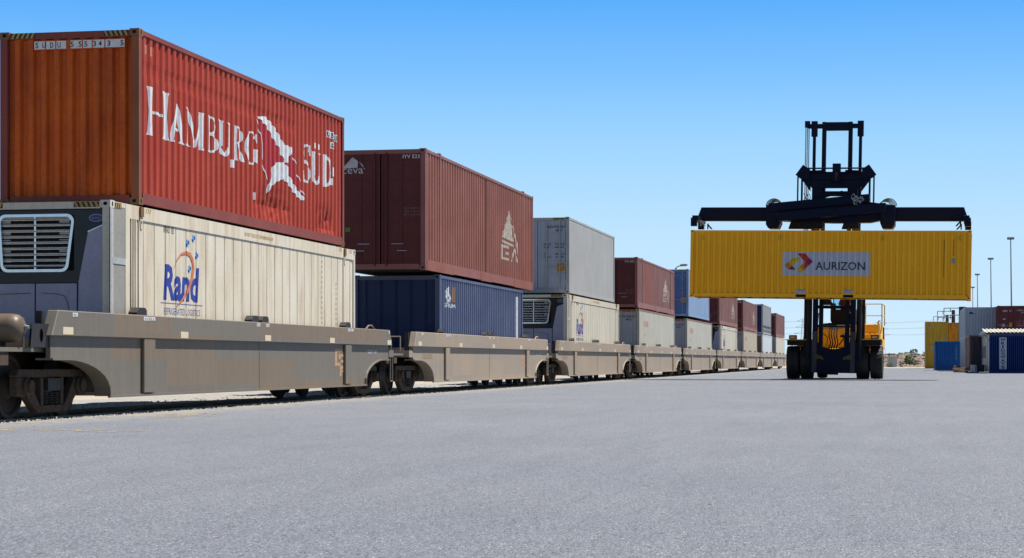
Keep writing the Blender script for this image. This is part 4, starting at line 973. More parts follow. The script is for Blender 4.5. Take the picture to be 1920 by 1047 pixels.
for s in (-1, 1):
    MB().box(s * 1.78 - .17, s * 1.78 + .17, .35, .6, 1.762, 1.95).build('lamp_box', blackM, root, bevel=.015)
    MB().box(s * 1.78 - .12, s * 1.78 + .12, .335, .349, 1.80, 1.90).build('headlight', simple('lamp_lens', (.38, .30, .2), .3), root)
hr = MB()
A = [(1.17, 2.0), (2.02, 2.0)]
for x in (1.17, 2.02):
    hr.cyl((x, 1.9, 2.4), (x, 1.9, 3.34), .026, n=6); hr.cyl((x, 4.2, 2.4), (x, 4.2, 3.34), .026, n=6)
hr.tube([(1.17, 4.2, 3.34), (1.17, 1.9, 3.34), (2.02, 1.9, 3.34), (2.02, 4.2, 3.34)], .026); hr.tube([(1.17, 1.9, 2.82), (2.02, 1.9, 2.82), (2.02, 4.2, 2.82)], .022)
hr.tube([(1.86, 1.85, 1.76), (1.86, 1.8, 2.55), (1.92, 1.8, 2.6)], .04); hr.cyl((1.95, 1.85, 2.0), (2.02, 1.9, 2.4), .03, n=6)
hr.build('guard_rail', pale_rail, root)
hl = MB()
hl.tube([(-1.44, 1.85, 1.76), (-1.34, 1.85, 2.45), (-1.24, 1.85, 2.62), (-1.20, 1.85, 2.5), (-1.22, 1.85, 1.76)], .032)
for z in (1.95, 2.15, 2.35): hl.cyl((-1.42, 1.85, z), (-1.22, 1.85, z), .02, n=6)
hl.build('ladder_rail', pale_rail, root)
MB().cyl((2.08, 2.1, 1.75), (2.08, 2.1, 2.3), .035, n=6).build('marker_post', simple('blue_post', (.03, .08, .3), .5), root)
# cab
cab = MB().prism([(-.20, 2.45), (.86, 2.45), (.86, 3.12), (-.29, 3.12), (-.29, 2.62)], 'y', 2.4, 4.1).box(-.29, .87, 2.4, 4.1, 4.22, 4.36)
for x in (-.29, .80):
    for y in (2.4, 4.03): cab.box(x, x + .05, y, y + .05, 3.12, 4.22)
cab = cab.build('cab', blackM, root, bevel=.01)
glm = bpy.data.materials.new('tinted_glass'); n, b = nodes(glm); b.inputs['Base Color'].default_value = (.55, .80, .92, 1); b.inputs['Roughness'].default_value = 0
b.inputs['Transmission Weight'].default_value = 1; b.inputs['IOR'].default_value = 1.05
MB().box(-.22, .80, 2.41, 2.42, 3.12, 4.22).box(-.22, .80, 4.05, 4.06, 3.12, 4.22).build('windscreen', glm, cab)
MB().box(.62, .72, 2.36, 2.399, 2.82, 2.94).box(.48, .58, 2.36, 2.399, 2.80, 2.92).build('work_lamp', simple('pale_lamp', (.60, .60, .55), .3), cab)
MB().box(-.24, -.06, 2.45, 2.6, 3.12, 3.40).build('dashboard', blackM, cab)
MB().box(.07, .53, 3.3, 3.78, 2.95, 3.05).box(.07, .53, 3.70, 3.80, 3.05, 3.75).build('seat', blackM, cab)
st = MB().lathe([(-.01, .17), (0, .19), (.012, .17)], (.28, 2.92, 3.33), 'z', 16); st.build('steering_wheel', black, cab)
up(MB().prism([(-.48, 3.25), (-.48, 3.62), (-.30, 3.62), (.0, 3.25)], 'y', .1, .2), 'mast_bracket', blackM)
MB().cyl((-.95, 1.7, 1.4), (-.72, .33, 2.9), .09, n=10).cyl((.95, 1.7, 1.4), (.72, .33, 2.9), .09, n=10).build('tilt_cylinder', blackM, root)
ts = MB().prism([(-.5, 2.30), (.0, 2.30), (.15, 2.46), (-.2, 2.5), (-.7, 2.42), (-.85, 2.36)], 'y', 1.0, 1.3); ts.build('hose_tray', blackM, root)

# driver (skin-modifier body)
def skin_person(name, V, E, radii, mat, root_i=0, sub=2):
    me = bpy.data.meshes.new(name); me.from_pydata(V, E, []); o = bpy.data.objects.new(name, me); COL.objects.link(o)
    md = o.modifiers.new('s', 'SKIN'); md.use_smooth_shade = True
    for i, r in enumerate(radii): me.skin_vertices[0].data[i].radius = (r, r) if not isinstance(r, tuple) else r
    me.skin_vertices[0].data[root_i].use_root = True
    sb = o.modifiers.new('u', 'SUBSURF'); sb.levels = sub
    bpy.context.view_layer.update(); dg = bpy.context.evaluated_depsgraph_get()
    m2 = bpy.data.meshes.new_from_object(o.evaluated_get(dg)); o.modifiers.clear(); o.data = m2; m2.materials.clear(); m2.materials.append(mat); return o
X0, Y0 = 0, 0
V = [(0, 3.50, 3.12), (0, 3.50, 3.30), (-.01, 3.46, 3.50), (-.01, 3.44, 3.60), (-.01, 3.43, 3.68), (-.01, 3.41, 3.78), (-.01, 3.42, 3.88),
     (.18, 3.44, 3.55), (.24, 3.26, 3.36), (.14, 3.02, 3.38), (-.19, 3.44, 3.55), (-.25, 3.26, 3.36), (-.15, 3.02, 3.38),
     (.10, 3.48, 3.12), (.13, 3.08, 3.12), (.13, 3.02, 2.74), (.13, 2.90, 2.68), (-.10, 3.48, 3.12), (-.13, 3.08, 3.12), (-.13, 3.02, 2.74), (-.13, 2.90, 2.68)]
E = [(0, 1), (1, 2), (2, 3), (3, 4), (4, 5), (5, 6), (2, 7), (7, 8), (8, 9), (2, 10), (10, 11), (11, 12), (0, 13), (13, 14), (14, 15), (15, 16), (0, 17), (17, 18), (18, 19), (19, 20)]
rad = [(.14, .11), (.15, .11), (.17, .10), .07, .055, .085, .075, .065, .05, .035, .065, .05, .035, .09, .075, .055, .05, .09, .075, .055, .05]
sk_ = simple('skin', (.38, .20, .13), .6)
drv = skin_person('person', [(a + X0, b_ + Y0 - .0, c) for a, b_, c in V], E, rad, sk_)
drv.location = HB + Matrix.Rotation(YAW, 3, 'Z') @ Vector((.30 * HS, 0, 0)); drv.rotation_euler = (0, 0, YAW); drv.scale = (HS,) * 3
tag(drv, 'driver in an orange work shirt sitting in the handler cab, hands on the wheel', 'person')
V2 = [(0, 3.50, 3.13), (0, 3.50, 3.30), (-.01, 3.46, 3.50), (-.01, 3.44, 3.58), (.18, 3.44, 3.55), (.245, 3.27, 3.37), (.17, 3.10, 3.37), (-.19, 3.44, 3.55), (-.255, 3.27, 3.37), (-.18, 3.10, 3.37)]
shirt = skin_person('shirt', [(a + X0, b_ + Y0, c) for a, b_, c in V2], [(0, 1), (1, 2), (2, 3), (2, 4), (4, 5), (5, 6), (2, 7), (7, 8), (8, 9)], [(.16, .125), (.17, .125), (.19, .115), .08, .08, .063, .05, .08, .063, .05], simple('orange_shirt', (.75, .12, .02), .7))
shirt.parent = drv
tr = skin_person('trousers', [(a + X0, b_ + Y0, c) for a, b_, c in [V[0], V[13], V[14], V[15], V[17], V[18], V[19]]], [(0, 1), (1, 2), (2, 3), (0, 4), (4, 5), (5, 6)], [(.155, .125), .105, .09, .07, .105, .09, .07], simple('navy_trousers', (.02, .025, .06), .8)); tr.parent = drv
hr_ = MB()
hr_.lathe([(0, .10), (.05, .10), (.10, .075), (.12, .03)], (X0 - .01, Y0 + 3.42, 3.86), 'z', 14); h_ = hr_.build('hard_hat', simple('white_hat', (.7, .7, .7), .4), drv, smooth=True)
fc = MB()
for s in (-1, 1): fc.lathe([(0, .012), (.006, .006)], (X0 - .01 + s * .032, Y0 + 3.325, 3.80), 'y', 6)
fc.build('eyes', decalblack, drv)
MB().prism([(X0 - .025, 3.76), (X0 + .005, 3.76), (X0 - .01, 3.80)], 'y', Y0 + 3.30, Y0 + 3.34).build('nose', sk_, drv)
hd = MB()
for s in (-1, 1):
    for k in range(5):
        a = -.03 + .013 * k; hd.tube([(X0 + s * .145 + a * .8, Y0 + 3.03, 3.385), (X0 + s * .145 + a, Y0 + 2.96, 3.40 - .002 * k), (X0 + s * .145 + a, Y0 + 2.925, 3.375), (X0 + s * .145 + a, Y0 + 2.94, 3.345)], .009, 6)
hd.build('fingers', sk_, drv)

# =================================================================== containers and office on the right
def yard_box(label, X, Y, zb, mat, L=6.06, H=2.59, near='door', side='corr', door=None, rail=None, nmat=None, **k):
    return container('shipping_container', label, 'shipping container', (X, Y, zb), L, H, mat, side=side, near=near, rail=rail or mat, door_mat=door, nmat=nmat, **k)
def XA(px, Y): return Y * math.tan(math.atan((px - 960) / 3688) - R(11.047))
yyel = paint('stained_yellow_paint', (.92, .50, .02), (.85, .44, .03), dirt=(.22, .13, .04), d=.35, rust=.06, streak=.5)
beige = paint('plain_beige_paint', (.42, .38, .30), (.46, .42, .34), rust=.02)  # one even beige for the whole container body
ya = yard_box('stained yellow container, lower one of the stack beside the sandy clearing', XA(1756.5, 222), 222, 0, yyel)
yb_ = yard_box('stained yellow container, upper one of the stack beside the sandy clearing', XA(1756.5, 222), 222, 2.60, yyel)
for c_ in (ya, yb_):
    t = Flat().poly([(-.75, 2.05), (-.55, 2.2), (-.4, 2.15), (-.35, 2.0), (-.55, 1.95)]).line([(-.8, 1.95), (-.5, 2.1), (-.3, 1.9)], .05); on_end(c_, 'round_emblem', palelog, t, .02)
    on_end(c_, 'grey_label', simple('grey_sticker', (.35, .38, .45), .5), Flat().rect(.75, .45, 1.0, .8), .02)
y2a = yard_box('yellow container hidden behind the short blue one, lower of two', XA(1796, 228), 228, 0, yyel, near='corr')
y2b = yard_box('rust streaked yellow container showing between the yellow doors and the brown end', XA(1796, 228), 228, 2.60, paint('rust_streaked_yellow', (.95, .50, .03), (.75, .33, .03), dirt=(.2, .09, .03), d=.5, rust=.12, streak=.8), near='corr')
brn = paint('brown_end_weathered', (.16, .095, .06), (.2, .12, .08), rust=.1, streak=.5)
br_b = yard_box('brown ended beige container, lower, behind the grey stack', XA(1826, 190), 190, 0, beige, nmat=brn, near='corr')
br_a = yard_box('brown ended beige container, upper, just left of the grey container', XA(1826, 190), 190, 2.60, beige, nmat=brn, near='corr')
gry = paint('blue_grey_corrugated_paint', (.56, .60, .68), (.62, .66, .74), dirt=(.25, .25, .28), d=.15, rust=.02, streak=.3)
g_b = yard_box('blue grey container, lower of its stack, behind the small dark one', XA(1838, 163), 163, 0, gry, near='corr', L=12.19)
g_a = yard_box('blue grey container with a small blue emblem, upper level behind the office', XA(1838, 163), 163, 2.60, gry, near='corr', L=12.19)
on_end(g_a, 'round_emblem', randblue, Flat().poly([(-.72 + .14 * math.cos(R(t)), 2.1 + .1 * math.sin(R(t))) for t in range(0, 360, 30)]).line([(-.85, 2.2), (-.4, 2.0)], .05))
mar = paint('deep_maroon_paint', (.16, .022, .025), (.19, .035, .035), dirt=(.08, .03, .03), d=.25, rust=.03, streak=.3)
mX = XA(1870, 160) + 1.24
m_b = yard_box('deep maroon container, lower of its stack, behind the blue office', mX, 160, 0, mar, L=12.19)
m_a = yard_box('deep maroon container with white print on its doors, above the office roof', mX, 160, 2.62, mar, L=12.19)
t = Flat().text('tex', -.85, 2.1, .4, .16, .02).text('U', -.3, 2.1, .14, .16, .02).text('TEXU 431', .25, 2.15, .75, .12, .02).text('870 2', .6, 1.98, .4, .1, .01)
for i in range(3): t.text('MAX WT', .25, 1.3 - i * .18, .3, .07).text('30480', .7, 1.3 - i * .18, .28, .07)
t.rect(-.82, 1.48, -.6, 1.56).rect(-.9, .9, -.7, 1.15); on_end(m_a, 'serial_number', white, t, .02)
on_end(m_a, 'orange_sticker', simple('orange_sticker', (.62, .30, .02), .5), Flat().rect(-.36, .9, -.1, 1.25), .018)
blu = paint('strong_blue_paint', (.012, .13, .46), (.02, .17, .52), dirt=(.02, .07, .2), d=.2, rust=.01, streak=.3)
bb = yard_box('short bright blue container standing in front of the yellow stack', XA(1779.5, 178), 178, 0, blu, near='corr')
on_end(bb, 'small_print', simple('pale_print', (.3, .4, .55), .5), Flat().rect(.58, .9, .66, 1.2).rect(.58, 1.25, .66, 1.5).rect(.58, 1.6, .66, 2.0).rect(.6, 2.1, .65, 2.3))
redb = paint('red_brown_side_paint', (.26, .105, .08), (.3, .13, .1), rust=.05, streak=.4)
chg = paint('charcoal_end_paint', (.035, .042, .065), (.045, .052, .075), d=.2, rust=.01)
dk = yard_box('charcoal ended container with red brown side and a small round sign', XA(1817, 148) + 1.24, 148, .1, redb, H=2.62, nmat=chg, near='flat', L=8.5)
on_end(dk, 'round_sign', simple('pale_blue_sign', (.45, .52, .65), .5), Flat().rect(-.12, 1.9, .32, 2.4), .05)
s_ = Flat(); s_.line([(.10 + .14 * math.cos(R(t)), 2.18 + .14 * math.sin(R(t))) for t in range(0, 361, 30)], .05); s_.rect(.05, 2.12, .15, 2.24); on_end(dk, 'round_sign', randblue, s_, .045)
s_ = Flat().stack('2048', -.95, 2.3, .16, .12, 1.5); on_end(dk, 'serial_number', simple('grey_print', (.2, .22, .27), .5), s_, .05)

# site office
off = empty('site_office', (XA(1855, 136) + 1.55, 136, 0)); tag(off, 'dark blue site office with a corrugated roof and a vertical white name sign', 'site office')
offB = paint('office_blue_paint', (.009, .050, .25), (.013, .06, .29), dirt=(.01, .02, .08), d=.15, rust=.005, streak=.2)
offC = paint('office_cream_paint', (.50, .49, .47), (.56, .55, .53), rust=.01)
ow, ol, oh = 1.55, 12.0, 2.62
o_ = MB(); n_ = 24
for i in range(n_):
    x = -ow + 2 * ow * i / n_; d_ = 2 * ow / n_
    o_.prism([(x, 0), (x + d_ * .5, 0), (x + d_ * .62, -.02), (x + d_ * .88, -.02), (x + d_, 0)], 'z', .12, oh - .12)
o_.build('front_wall', offB, off, norm=True)
MB().box(-ow, ow, .002, .1, .12, oh - .12).box(-ow, ow, -.03, .1, oh - .12, oh).box(-ow, ow, -.03, .1, .02, .12).build('wall_frame', offB, off)
MB().box(-ow, -ow + .08, .101, ol, .12, oh).box(ow - .08, ow, .101, ol, .12, oh).build('side_wall', offC, off)
MB().box(-ow + .08, ow - .08, ol - .08, ol, .12, oh).build('rear_wall', offC, off)
MB().box(-ow - .02, -ow - .001, 2.6, 3.5, .15, 2.2).build('door', paint('office_door_grey', (.32, .33, .36)), off)
for y in (5.2, 8.5):
    f = MB().box(-ow - .03, -ow - .001, y, y + 1.5, .95, 1.95).build('window', alu, off); MB().box(-ow - .036, -ow - .031, y + .08, y + 1.42, 1.03, 1.87).build('pane', simple('dark_glass', (.03, .04, .05), .1), f)
rf = MB(); n_ = 15; xs = []
for i in range(n_ * 8 + 1):
    x = -ow - .35 + (2 * ow + .7) * i / (n_ * 8); xs.append((x, oh + .20 + .035 * math.sin(2 * math.pi * i / 8)))
k = len(xs)
# the sheets slope gently to the back
rf.add([(x, -.35, z - .06) for x, z in xs] + [(x, 3.4, z + .22) for x, z in xs] + [(x, -.35, z - .072) for x, z in xs] + [(x, 3.4, z + .208) for x, z in xs],
       [(i, i + 1, k + i + 1, k + i) for i in range(k - 1)] + [(2*k+i, 2*k+i + 1, 3*k + i + 1, 3*k + i) for i in range(k - 1)] + [(i, i + 1, 2*k + i + 1, 2*k + i) for i in range(k - 1)])
rf.prism([(-.30, oh + .0), (3.4, oh + .36), (ol + .2, oh + .2), (ol + .2, oh + .0)], 'x', -ow - .2, ow + .2)
rf.build('roof', paint('pale_roof_sheet', (.60, .56, .47), (.66, .62, .53), rust=.01), off, norm=False)
MB().box(-ow - .1, ow + .1, -.1, -.04, oh + .02, oh + .15).box(-ow - .25, -ow - .1, -.1, ol, oh + .02, oh + .12).build('gutter', simple('office_trim', (.12, .13, .16), .5), off)
MB().prism([(-ow - .25, oh - .05), (-ow - .01, oh - .45), (-ow - .01, oh - .38), (-ow - .25, oh + .01)], 'y', .2, .25).build('bracket', dark, off)
Flat().rect(-.90, .28, -.42, 2.42).lay('name_sign', simple('pale_blue_panel', (.50, .56, .68), .5), off, lambda u, v, d: Vector((u, -.022 - d, v)))
sg = Flat()
for i, ch_ in enumerate('WRIDGWAYS'):
    v = 2.17 - i * .232; wd = .34 if ch_ == 'W' else (.1 if ch_ == 'I' else .25)
    sg.text(ch_, -.66 - wd / 2, v, wd, .19, .03)
    if ch_ in 'WRIDAY':
        sg.rect(-.66 - wd / 2 - .02, v + (.17 if ch_ in 'WY' else 0), -.66 - wd / 2 + .10, v + (.19 if ch_ in 'WY' else .02))
        sg.rect(-.66 + wd / 2 - .08, v + (.17 if ch_ in 'WY' else 0), -.66 + wd / 2 + .03, v + (.19 if ch_ in 'WY' else .02))
sg.lay('name_sign', decalblack, off, lambda u, v, d: Vector((u, -.025 - d, v)))
st = MB().box(XA(1836, 134), XA(1855, 134) - .05, 133.6, 134.6, .005, .10); tag(st.build('concrete_slab', simple('pale_concrete', (.42, .41, .39), .8)), 'pale concrete slab on the ground at the office corner', 'slab')
# clutter by the container row
wb = MB().box(XA(1820, 140), XA(1829, 140), 140, 140.5, .05, .53).box(XA(1819.5, 140), XA(1829.5, 140), 139.97, 140.53, .53, .56)
wb = wb.build('crate', simple('white_plastic', (.78, .78, .76), .5), bevel=.01); tag(wb, 'small white box standing in front of the charcoal container', 'box')
sk = MB().prism([(XA(1831, 141), .50), (XA(1846, 141), .50), (XA(1845.5, 141), .03), (XA(1832, 141), .03)], 'y', 141, 142.4); sk.box(XA(1830.5, 141), XA(1846.5, 141), 140.96, 142.44, .50, .56)
tag(sk.build('waste_skip', paint('skip_navy', (.02, .035, .11)), bevel=.01), 'low dark navy bin between the white box and the office', 'bin')
tb = MB()
for k in range(13):
    x = XA(1796 + rnd.uniform(0, 20), 145); y = 144 + rnd.uniform(0, 3); a = rnd.uniform(-.6, .6); l = rnd.uniform(.3, .8); z = rnd.uniform(.04, .30)
    tb.cyl((x - l / 2, y, z), (x + l / 2, y + a, z + rnd.uniform(-.05, .12)), rnd.uniform(.03, .07), n=5)
tag(tb.build('scrap_pile', paint('weathered_timber', (.17, .12, .08), (.22, .16, .11))), 'pile of scrap timber and pipes before the red brown side', 'scrap pile')
dr = MB().lathe([(0, .18), (.02, .24), (.25, .26), (.45, .24), (.47, .18)], (XA(1794.5, 150), 150, .0), 'z', 16)
tag(dr.build('drum', paint('rusty_drum', (.36, .17, .05), rust=.4), smooth=False), 'small rusty orange drum at the corner of the bright blue container', 'drum')

# light masts behind the stacks
def light_mast(label, px, py, Y, h):
    X = XA(px, Y); root = empty('light_mast', (X, Y, 0)); tag(root, label, 'light mast', 'tall yard light masts')
    MB().cyl((0, 0, 0), (-.012 * h, 0, h), .10, .05, 12).build('pole', galv, root)
    MB().lathe([(0, .12), (.08, .16), (.16, .12)], (-.012 * h, 0, h - .1), 'z', 14).build('head_ring', dark, root)
    for k in range(6):
        a = k * math.pi / 3; x, y = -.012 * h + .24 * math.cos(a), .24 * math.sin(a)
        l = MB().box(x - .10, x + .10, y - .08, y + .08, h - .08, h + .14).cyl((x, y, h + .05), (-.012 * h, 0, h + .05), .04, n=5); l.build('flood_lamp', simple('lamp_grey', (.3, .32, .33), .4), root)
def htop(py, Z): return CAMH + (677 - py) / 3688 * Z
for (lab, px, py, Z) in (('tallest light mast, rising behind the deep maroon container', 1898, 458, 200), ('middle light mast, rising over the right end of the blue grey container', 1860, 494, 245), ('shortest visible light mast, rising over the blue grey container', 1834.5, 522, 290), ('leftmost and thinnest light mast, close beside the right end of the hanging container', 1825.5, 545, 340)):
    light_mast(lab, px, py, Z * .985, htop(py, Z))
# street lamp behind the train
Yl = 150; Xl = XA(1267, Yl); hl_ = htop(500, Yl * .99)
sl = empty('street_lamp', (Xl - 8, Yl + 28, 0)); tag(sl, 'grey street lamp peeping over the light blue container of the train', 'street lamp')
Yl = 178; Xl = XA(1267, Yl); hl_ = htop(502, Yl * 1.0); sl.location = (Xl, Yl, 0)
MB().cyl((0, 0, 0), (0, 0, hl_), .12, .07, 10).build('pole', galv, sl)
MB().tube([(0, 0, hl_ - .1), (.15, 0, hl_ + .1), (.45, 0, hl_ + .2)], .05).build('arm', galv, sl)
MB().prism([(.3, hl_ + .12), (.45, hl_ + .32), (1.0, hl_ + .36), (1.15, hl_ + .26), (.9, hl_ + .14)], 'y', -.16, .16).build('lamp_head', simple('lamp_grey', (.3, .32, .33), .4), sl, bevel=.03)

# power poles with insulators beyond the yellow stack
def power_pole(label, px, py, Y, kind):
    X = XA(px, Y); h = htop(py, Y); root = empty('power_pole', (X, Y, 0)); tag(root, label, 'power pole', 'power poles beyond the yard')
    MB().cyl((0, 0, 0), (0, 0, h), .42 if kind else .3, .36 if kind else .22, 8).build('pole', simple('dark_timber', (.05, .05, .06), .8), root)
    c = MB()
    for z in (h - .15, h - .95):
        c.cyl((-2.0, 0, z), (0, 0, z), .05, n=5)
        for x in (-2.0, -1.3): c.cyl((x, 0, z), (x, 0, z - .45), .05, n=5)
    c.cyl((-2.0, 0, h - .15), (-2.0, 0, h - 1.6), .035, n=5)
    c.build('cross_arm', simple('grey_blue_steel', (.2, .24, .28), .6), root)
power_pole('short power pole behind the left yellow stack', 1776, 594, 300, 0)
power_pole('middle power pole behind the yellow containers', 1787.5, 584, 260, 0)
power_pole('thick dark power pole beside the blue grey container', 1804, 578, 228, 1)
# transmission towers and wires far away
def pylon(label, px, Y, h):
    X = XA(px, Y); root = empty('transmission_tower', (X, Y, 0)); tag(root, label, 'transmission tower', 'distant transmission towers')
    m = MB(); r = .10
    lv = [(0, 4.0), (h * .35, 2.2), (h * .62, 1.1), (h, .5)]
    for (z0, a), (z1, b) in zip(lv, lv[1:]):
        for sx, sy in ((1, 1), (1, -1), (-1, 1), (-1, -1)): m.cyl((sx * a, sy * a, z0), (sx * b, sy * b, z1), r, n=4)
        for s in (1, -1): m.cyl((-a * s, -a, z0), (b * s, -b, z1), r * .6, n=4)
    m.build('lattice_body', simple('hazy_steel', (.42, .46, .50), .7), root)
    a = MB()
    for z, l in ((h * .66, 5.5), (h * .80, 4.6), (h * .94, 3.6)):
        a.cyl((-l, 0, z), (l, 0, z), .11, n=4); a.cyl((-l, 0, z), (0, 0, z + 1.6), .08, n=4); a.cyl((l, 0, z), (0, 0, z + 1.6), .08, n=4)
    a.build('cross_arm', simple('hazy_steel', (.42, .46, .50), .7), root)
    return root
Py = [(1300, 1350, 30), (1506, 1200, 26.5), (1538.5, 1300, 27.0), (1652, 1250, 26), (2100, 700, 25)]
pl_lab = ['transmission tower hidden behind the train', 'faint transmission tower just left of the handler mast', 'faint transmission tower seen through the handler mast window', 'faint transmission tower right of the handler', 'transmission tower beyond the right edge of the yard']
pyl = []
for (px, Y, h), lab in zip(Py[1:], pl_lab[1:]): pyl.append((pylon(lab, px, Y, h), h))
wires = MB()
order = [(XA(900, 1500), 1500, 30)] + [(p.location.x, p.location.y, h) for p, h in (pyl[0], pyl[2], pyl[3])]
for (x0, y0, h0), (x1, y1, h1) in zip(order, order[1:]):
    for f in (.66, .80, .94):
        for s in (-4.5, 4.5):
            P = []
            for i in range(13):
                t = i / 12; P.append((x0 + (x1 - x0) * t + s, y0 + (y1 - y0) * t, h0 * f * (1 - t) + h1 * f * t - 16 * t * (1 - t) * .55))
            wires.tube(P, .035, 4)
tag(wires.build('power_line', simple('wire_grey', (.30, .34, .38), .6)), 'thin sagging power lines crossing the sky low over the horizon', 'power line')

# =================================================================== ground
def ground_mat(name, stops, scale, extra=None, bump=.3, bscale=30, rough=.9):
    m = bpy.data.materials.new(name); n, b = nodes(m); v = mapped(n, (1, 1, 1)); x = noise(n, scale, v, 8, .6); r = ramp(n, x, stops); c = r.outputs[0]
    y = noise(n, bscale, v, 4, .7); r2 = ramp(n, y, [(.3, (.75, .75, .75)), (.7, (1.2, 1.2, 1.2))]); c = mix(n, 1.0, c, r2.outputs[0], 'MULTIPLY')
    n.links.new(c, b.inputs['Base Color']); b.inputs['Roughness'].default_value = rough
    bp = N(n, 'Bump', Strength=bump, Distance=.03); n.links.new(y.outputs[0], bp.inputs['Height']); n.links.new(bp.outputs[0], b.inputs['Normal']); return m
asp = bpy.data.materials.new('asphalt'); n, b = nodes(asp)
v = mapped(n, (1, 1, 1)); vg = mapped(n, (1, .28, 1))
vo = N(n, 'TexVoronoi', Scale=190.0); n.links.new(vg.outputs[0], vo.inputs['Vector'])
sx = n.nodes.new('ShaderNodeSeparateColor'); n.links.new(vo.outputs['Color'], sx.inputs[0])
base = ramp(n, sx, [(0, (.024, .028, .038)), (.20, (.090, .099, .119)), (.68, (.150, .161, .185)), (.975, (.196, .207, .228)), (1, (.38, .385, .39))])
v2 = N(n, 'TexVoronoi', Scale=95.0); n.links.new(vg.outputs[0], v2.inputs['Vector']); s2 = n.nodes.new('ShaderNodeSeparateColor'); n.links.new(v2.outputs['Color'], s2.inputs[0])
p2 = ramp(n, s2, [(0, (.86, .86, .88)), (.9, (1.06, 1.06, 1.06)), (1, (1.2, 1.18, 1.16))]); c = mix(n, 1.0, base.outputs[0], p2.outputs[0], 'MULTIPLY')
l1 = noise(n, .22, v, 6, .6); p3 = ramp(n, l1, [(.3, (.90, .91, .94)), (.7, (1.08, 1.07, 1.05))]); c = mix(n, 1.0, c, p3.outputs[0], 'MULTIPLY')
l2 = noise(n, 2.6, mapped(n, (1, .12, 1)), 5, .6); p4 = ramp(n, l2, [(.3, (.91, .91, .92)), (.5, (1, 1, 1)), (.7, (1.05, 1.05, 1.05))]); c = mix(n, 1.0, c, p4.outputs[0], 'MULTIPLY')
l3 = noise(n, 1.1, v, 7, .7); p5 = ramp(n, l3, [(.68, (0, 0, 0)), (.74, (.5, .5, .5))]); c = mix(n, p5.outputs[0], c, (.17, .16, .145))
# vignette-like foreground darkening put into the asphalt colour, easing off with distance
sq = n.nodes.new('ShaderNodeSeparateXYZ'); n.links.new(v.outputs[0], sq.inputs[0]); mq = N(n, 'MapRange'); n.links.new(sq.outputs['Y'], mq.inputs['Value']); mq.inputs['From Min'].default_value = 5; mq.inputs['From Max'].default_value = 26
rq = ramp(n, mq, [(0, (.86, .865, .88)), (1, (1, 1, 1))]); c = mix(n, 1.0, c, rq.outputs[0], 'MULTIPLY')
# scattered oil spots and scuffs
l6 = noise(n, .55, v, 8, .75); p6 = ramp(n, l6, [(.66, (0, 0, 0)), (.80, (.35, .35, .35))]); c = mix(n, p6.outputs[0], c, (.055, .057, .065))
# dusty verge beside the track, where the asphalt thins out
sp_ = n.nodes.new('ShaderNodeSeparateXYZ'); n.links.new(v.outputs[0], sp_.inputs[0])
mr = N(n, 'MapRange'); n.links.new(sp_.outputs['X'], mr.inputs['Value']); mr.inputs['From Min'].default_value = -10.6; mr.inputs['From Max'].default_value = -11.7
ad = N(n, 'Math', operation='MULTIPLY'); n.links.new(mr.outputs[0], ad.inputs[0]); vn = noise(n, 1.6, v, 6, .7); rv = ramp(n, vn, BW(.35, .6)); n.links.new(rv.outputs[0], ad.inputs[1])
c = mix(n, ad.outputs[0], c, (.23, .21, .175))
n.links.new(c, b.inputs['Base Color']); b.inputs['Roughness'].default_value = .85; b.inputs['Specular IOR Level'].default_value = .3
bp = N(n, 'Bump', Strength=.35, Distance=.006); n.links.new(sx.outputs[0], bp.inputs['Height']); n.links.new(bp.outputs[0], b.inputs['Normal'])
# irregular asphalt sheet, 12 cm thick
edge = []
y = -30.0
while y < 232:
    edge.append((-11.86 + .10 * mnoise.noise(Vector((y * .5, 0, 0))) + .05 * mnoise.noise(Vector((y * 2.3, 5, 0))), y)); y += .35 if y < 90 else 2
fe = []
for i in range(30):
    x = edge[-1][0] + (70 - edge[-1][0]) * i / 29; fe.append((x, 233 + 3 * mnoise.noise(Vector((x * .2, 9, 0)))))
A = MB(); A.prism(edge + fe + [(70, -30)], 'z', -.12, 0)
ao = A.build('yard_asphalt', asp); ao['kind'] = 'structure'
sand = ground_mat('sandy_ground', [(0.3, (0.225, 0.188, 0.143)), (0.5, (0.285, 0.247, 0.195)), (0.7, (0.33, 0.292, 0.24))], .12, bscale=4)
g = MB(); g.box(-2500, 2500, -200, 4500, -.6, -.14); go = g.build('ground', sand); go['kind'] = 'structure'
bal = ground_mat('ballast_stone', [(0.3, (0.15, 0.139, 0.124)), (0.5, (0.247, 0.232, 0.21)), (0.7, (0.338, 0.323, 0.3))], 16, bscale=22, bump=1.0)
bm = bmesh.new(); nx, nyy = 34, 420
gv = [[bm.verts.new((-12.0 - i * .20, 15 + j * .55, -.10 + .035 * mnoise.noise(Vector((i * 1.7, j * 1.9, 0))) + (.03 if i > 9 else 0) - (.0 if i > 1 else .0))) for i in range(nx)] for j in range(nyy)]
for j in range(nyy - 1):
    for i in range(nx - 1): bm.faces.new((gv[j][i], gv[j][i+1], gv[j+1][i+1], gv[j+1][i]))
me = bpy.data.meshes.new('ballast_bed'); bmesh.ops.recalc_face_normals(bm, faces=bm.faces); bm.to_mesh(me); bm.free(); me.materials.append(bal)
bo_ = bpy.data.objects.new('ballast_bed', me); COL.objects.link(bo_); bo_['kind'] = 'structure'
if me.polygons[0].normal.z < 0: me.flip_normals()
railM = paint('railhead_steel', (.20, .17, .15), (.26, .22, .19), rust=.2, rough=.5, metal=.3)
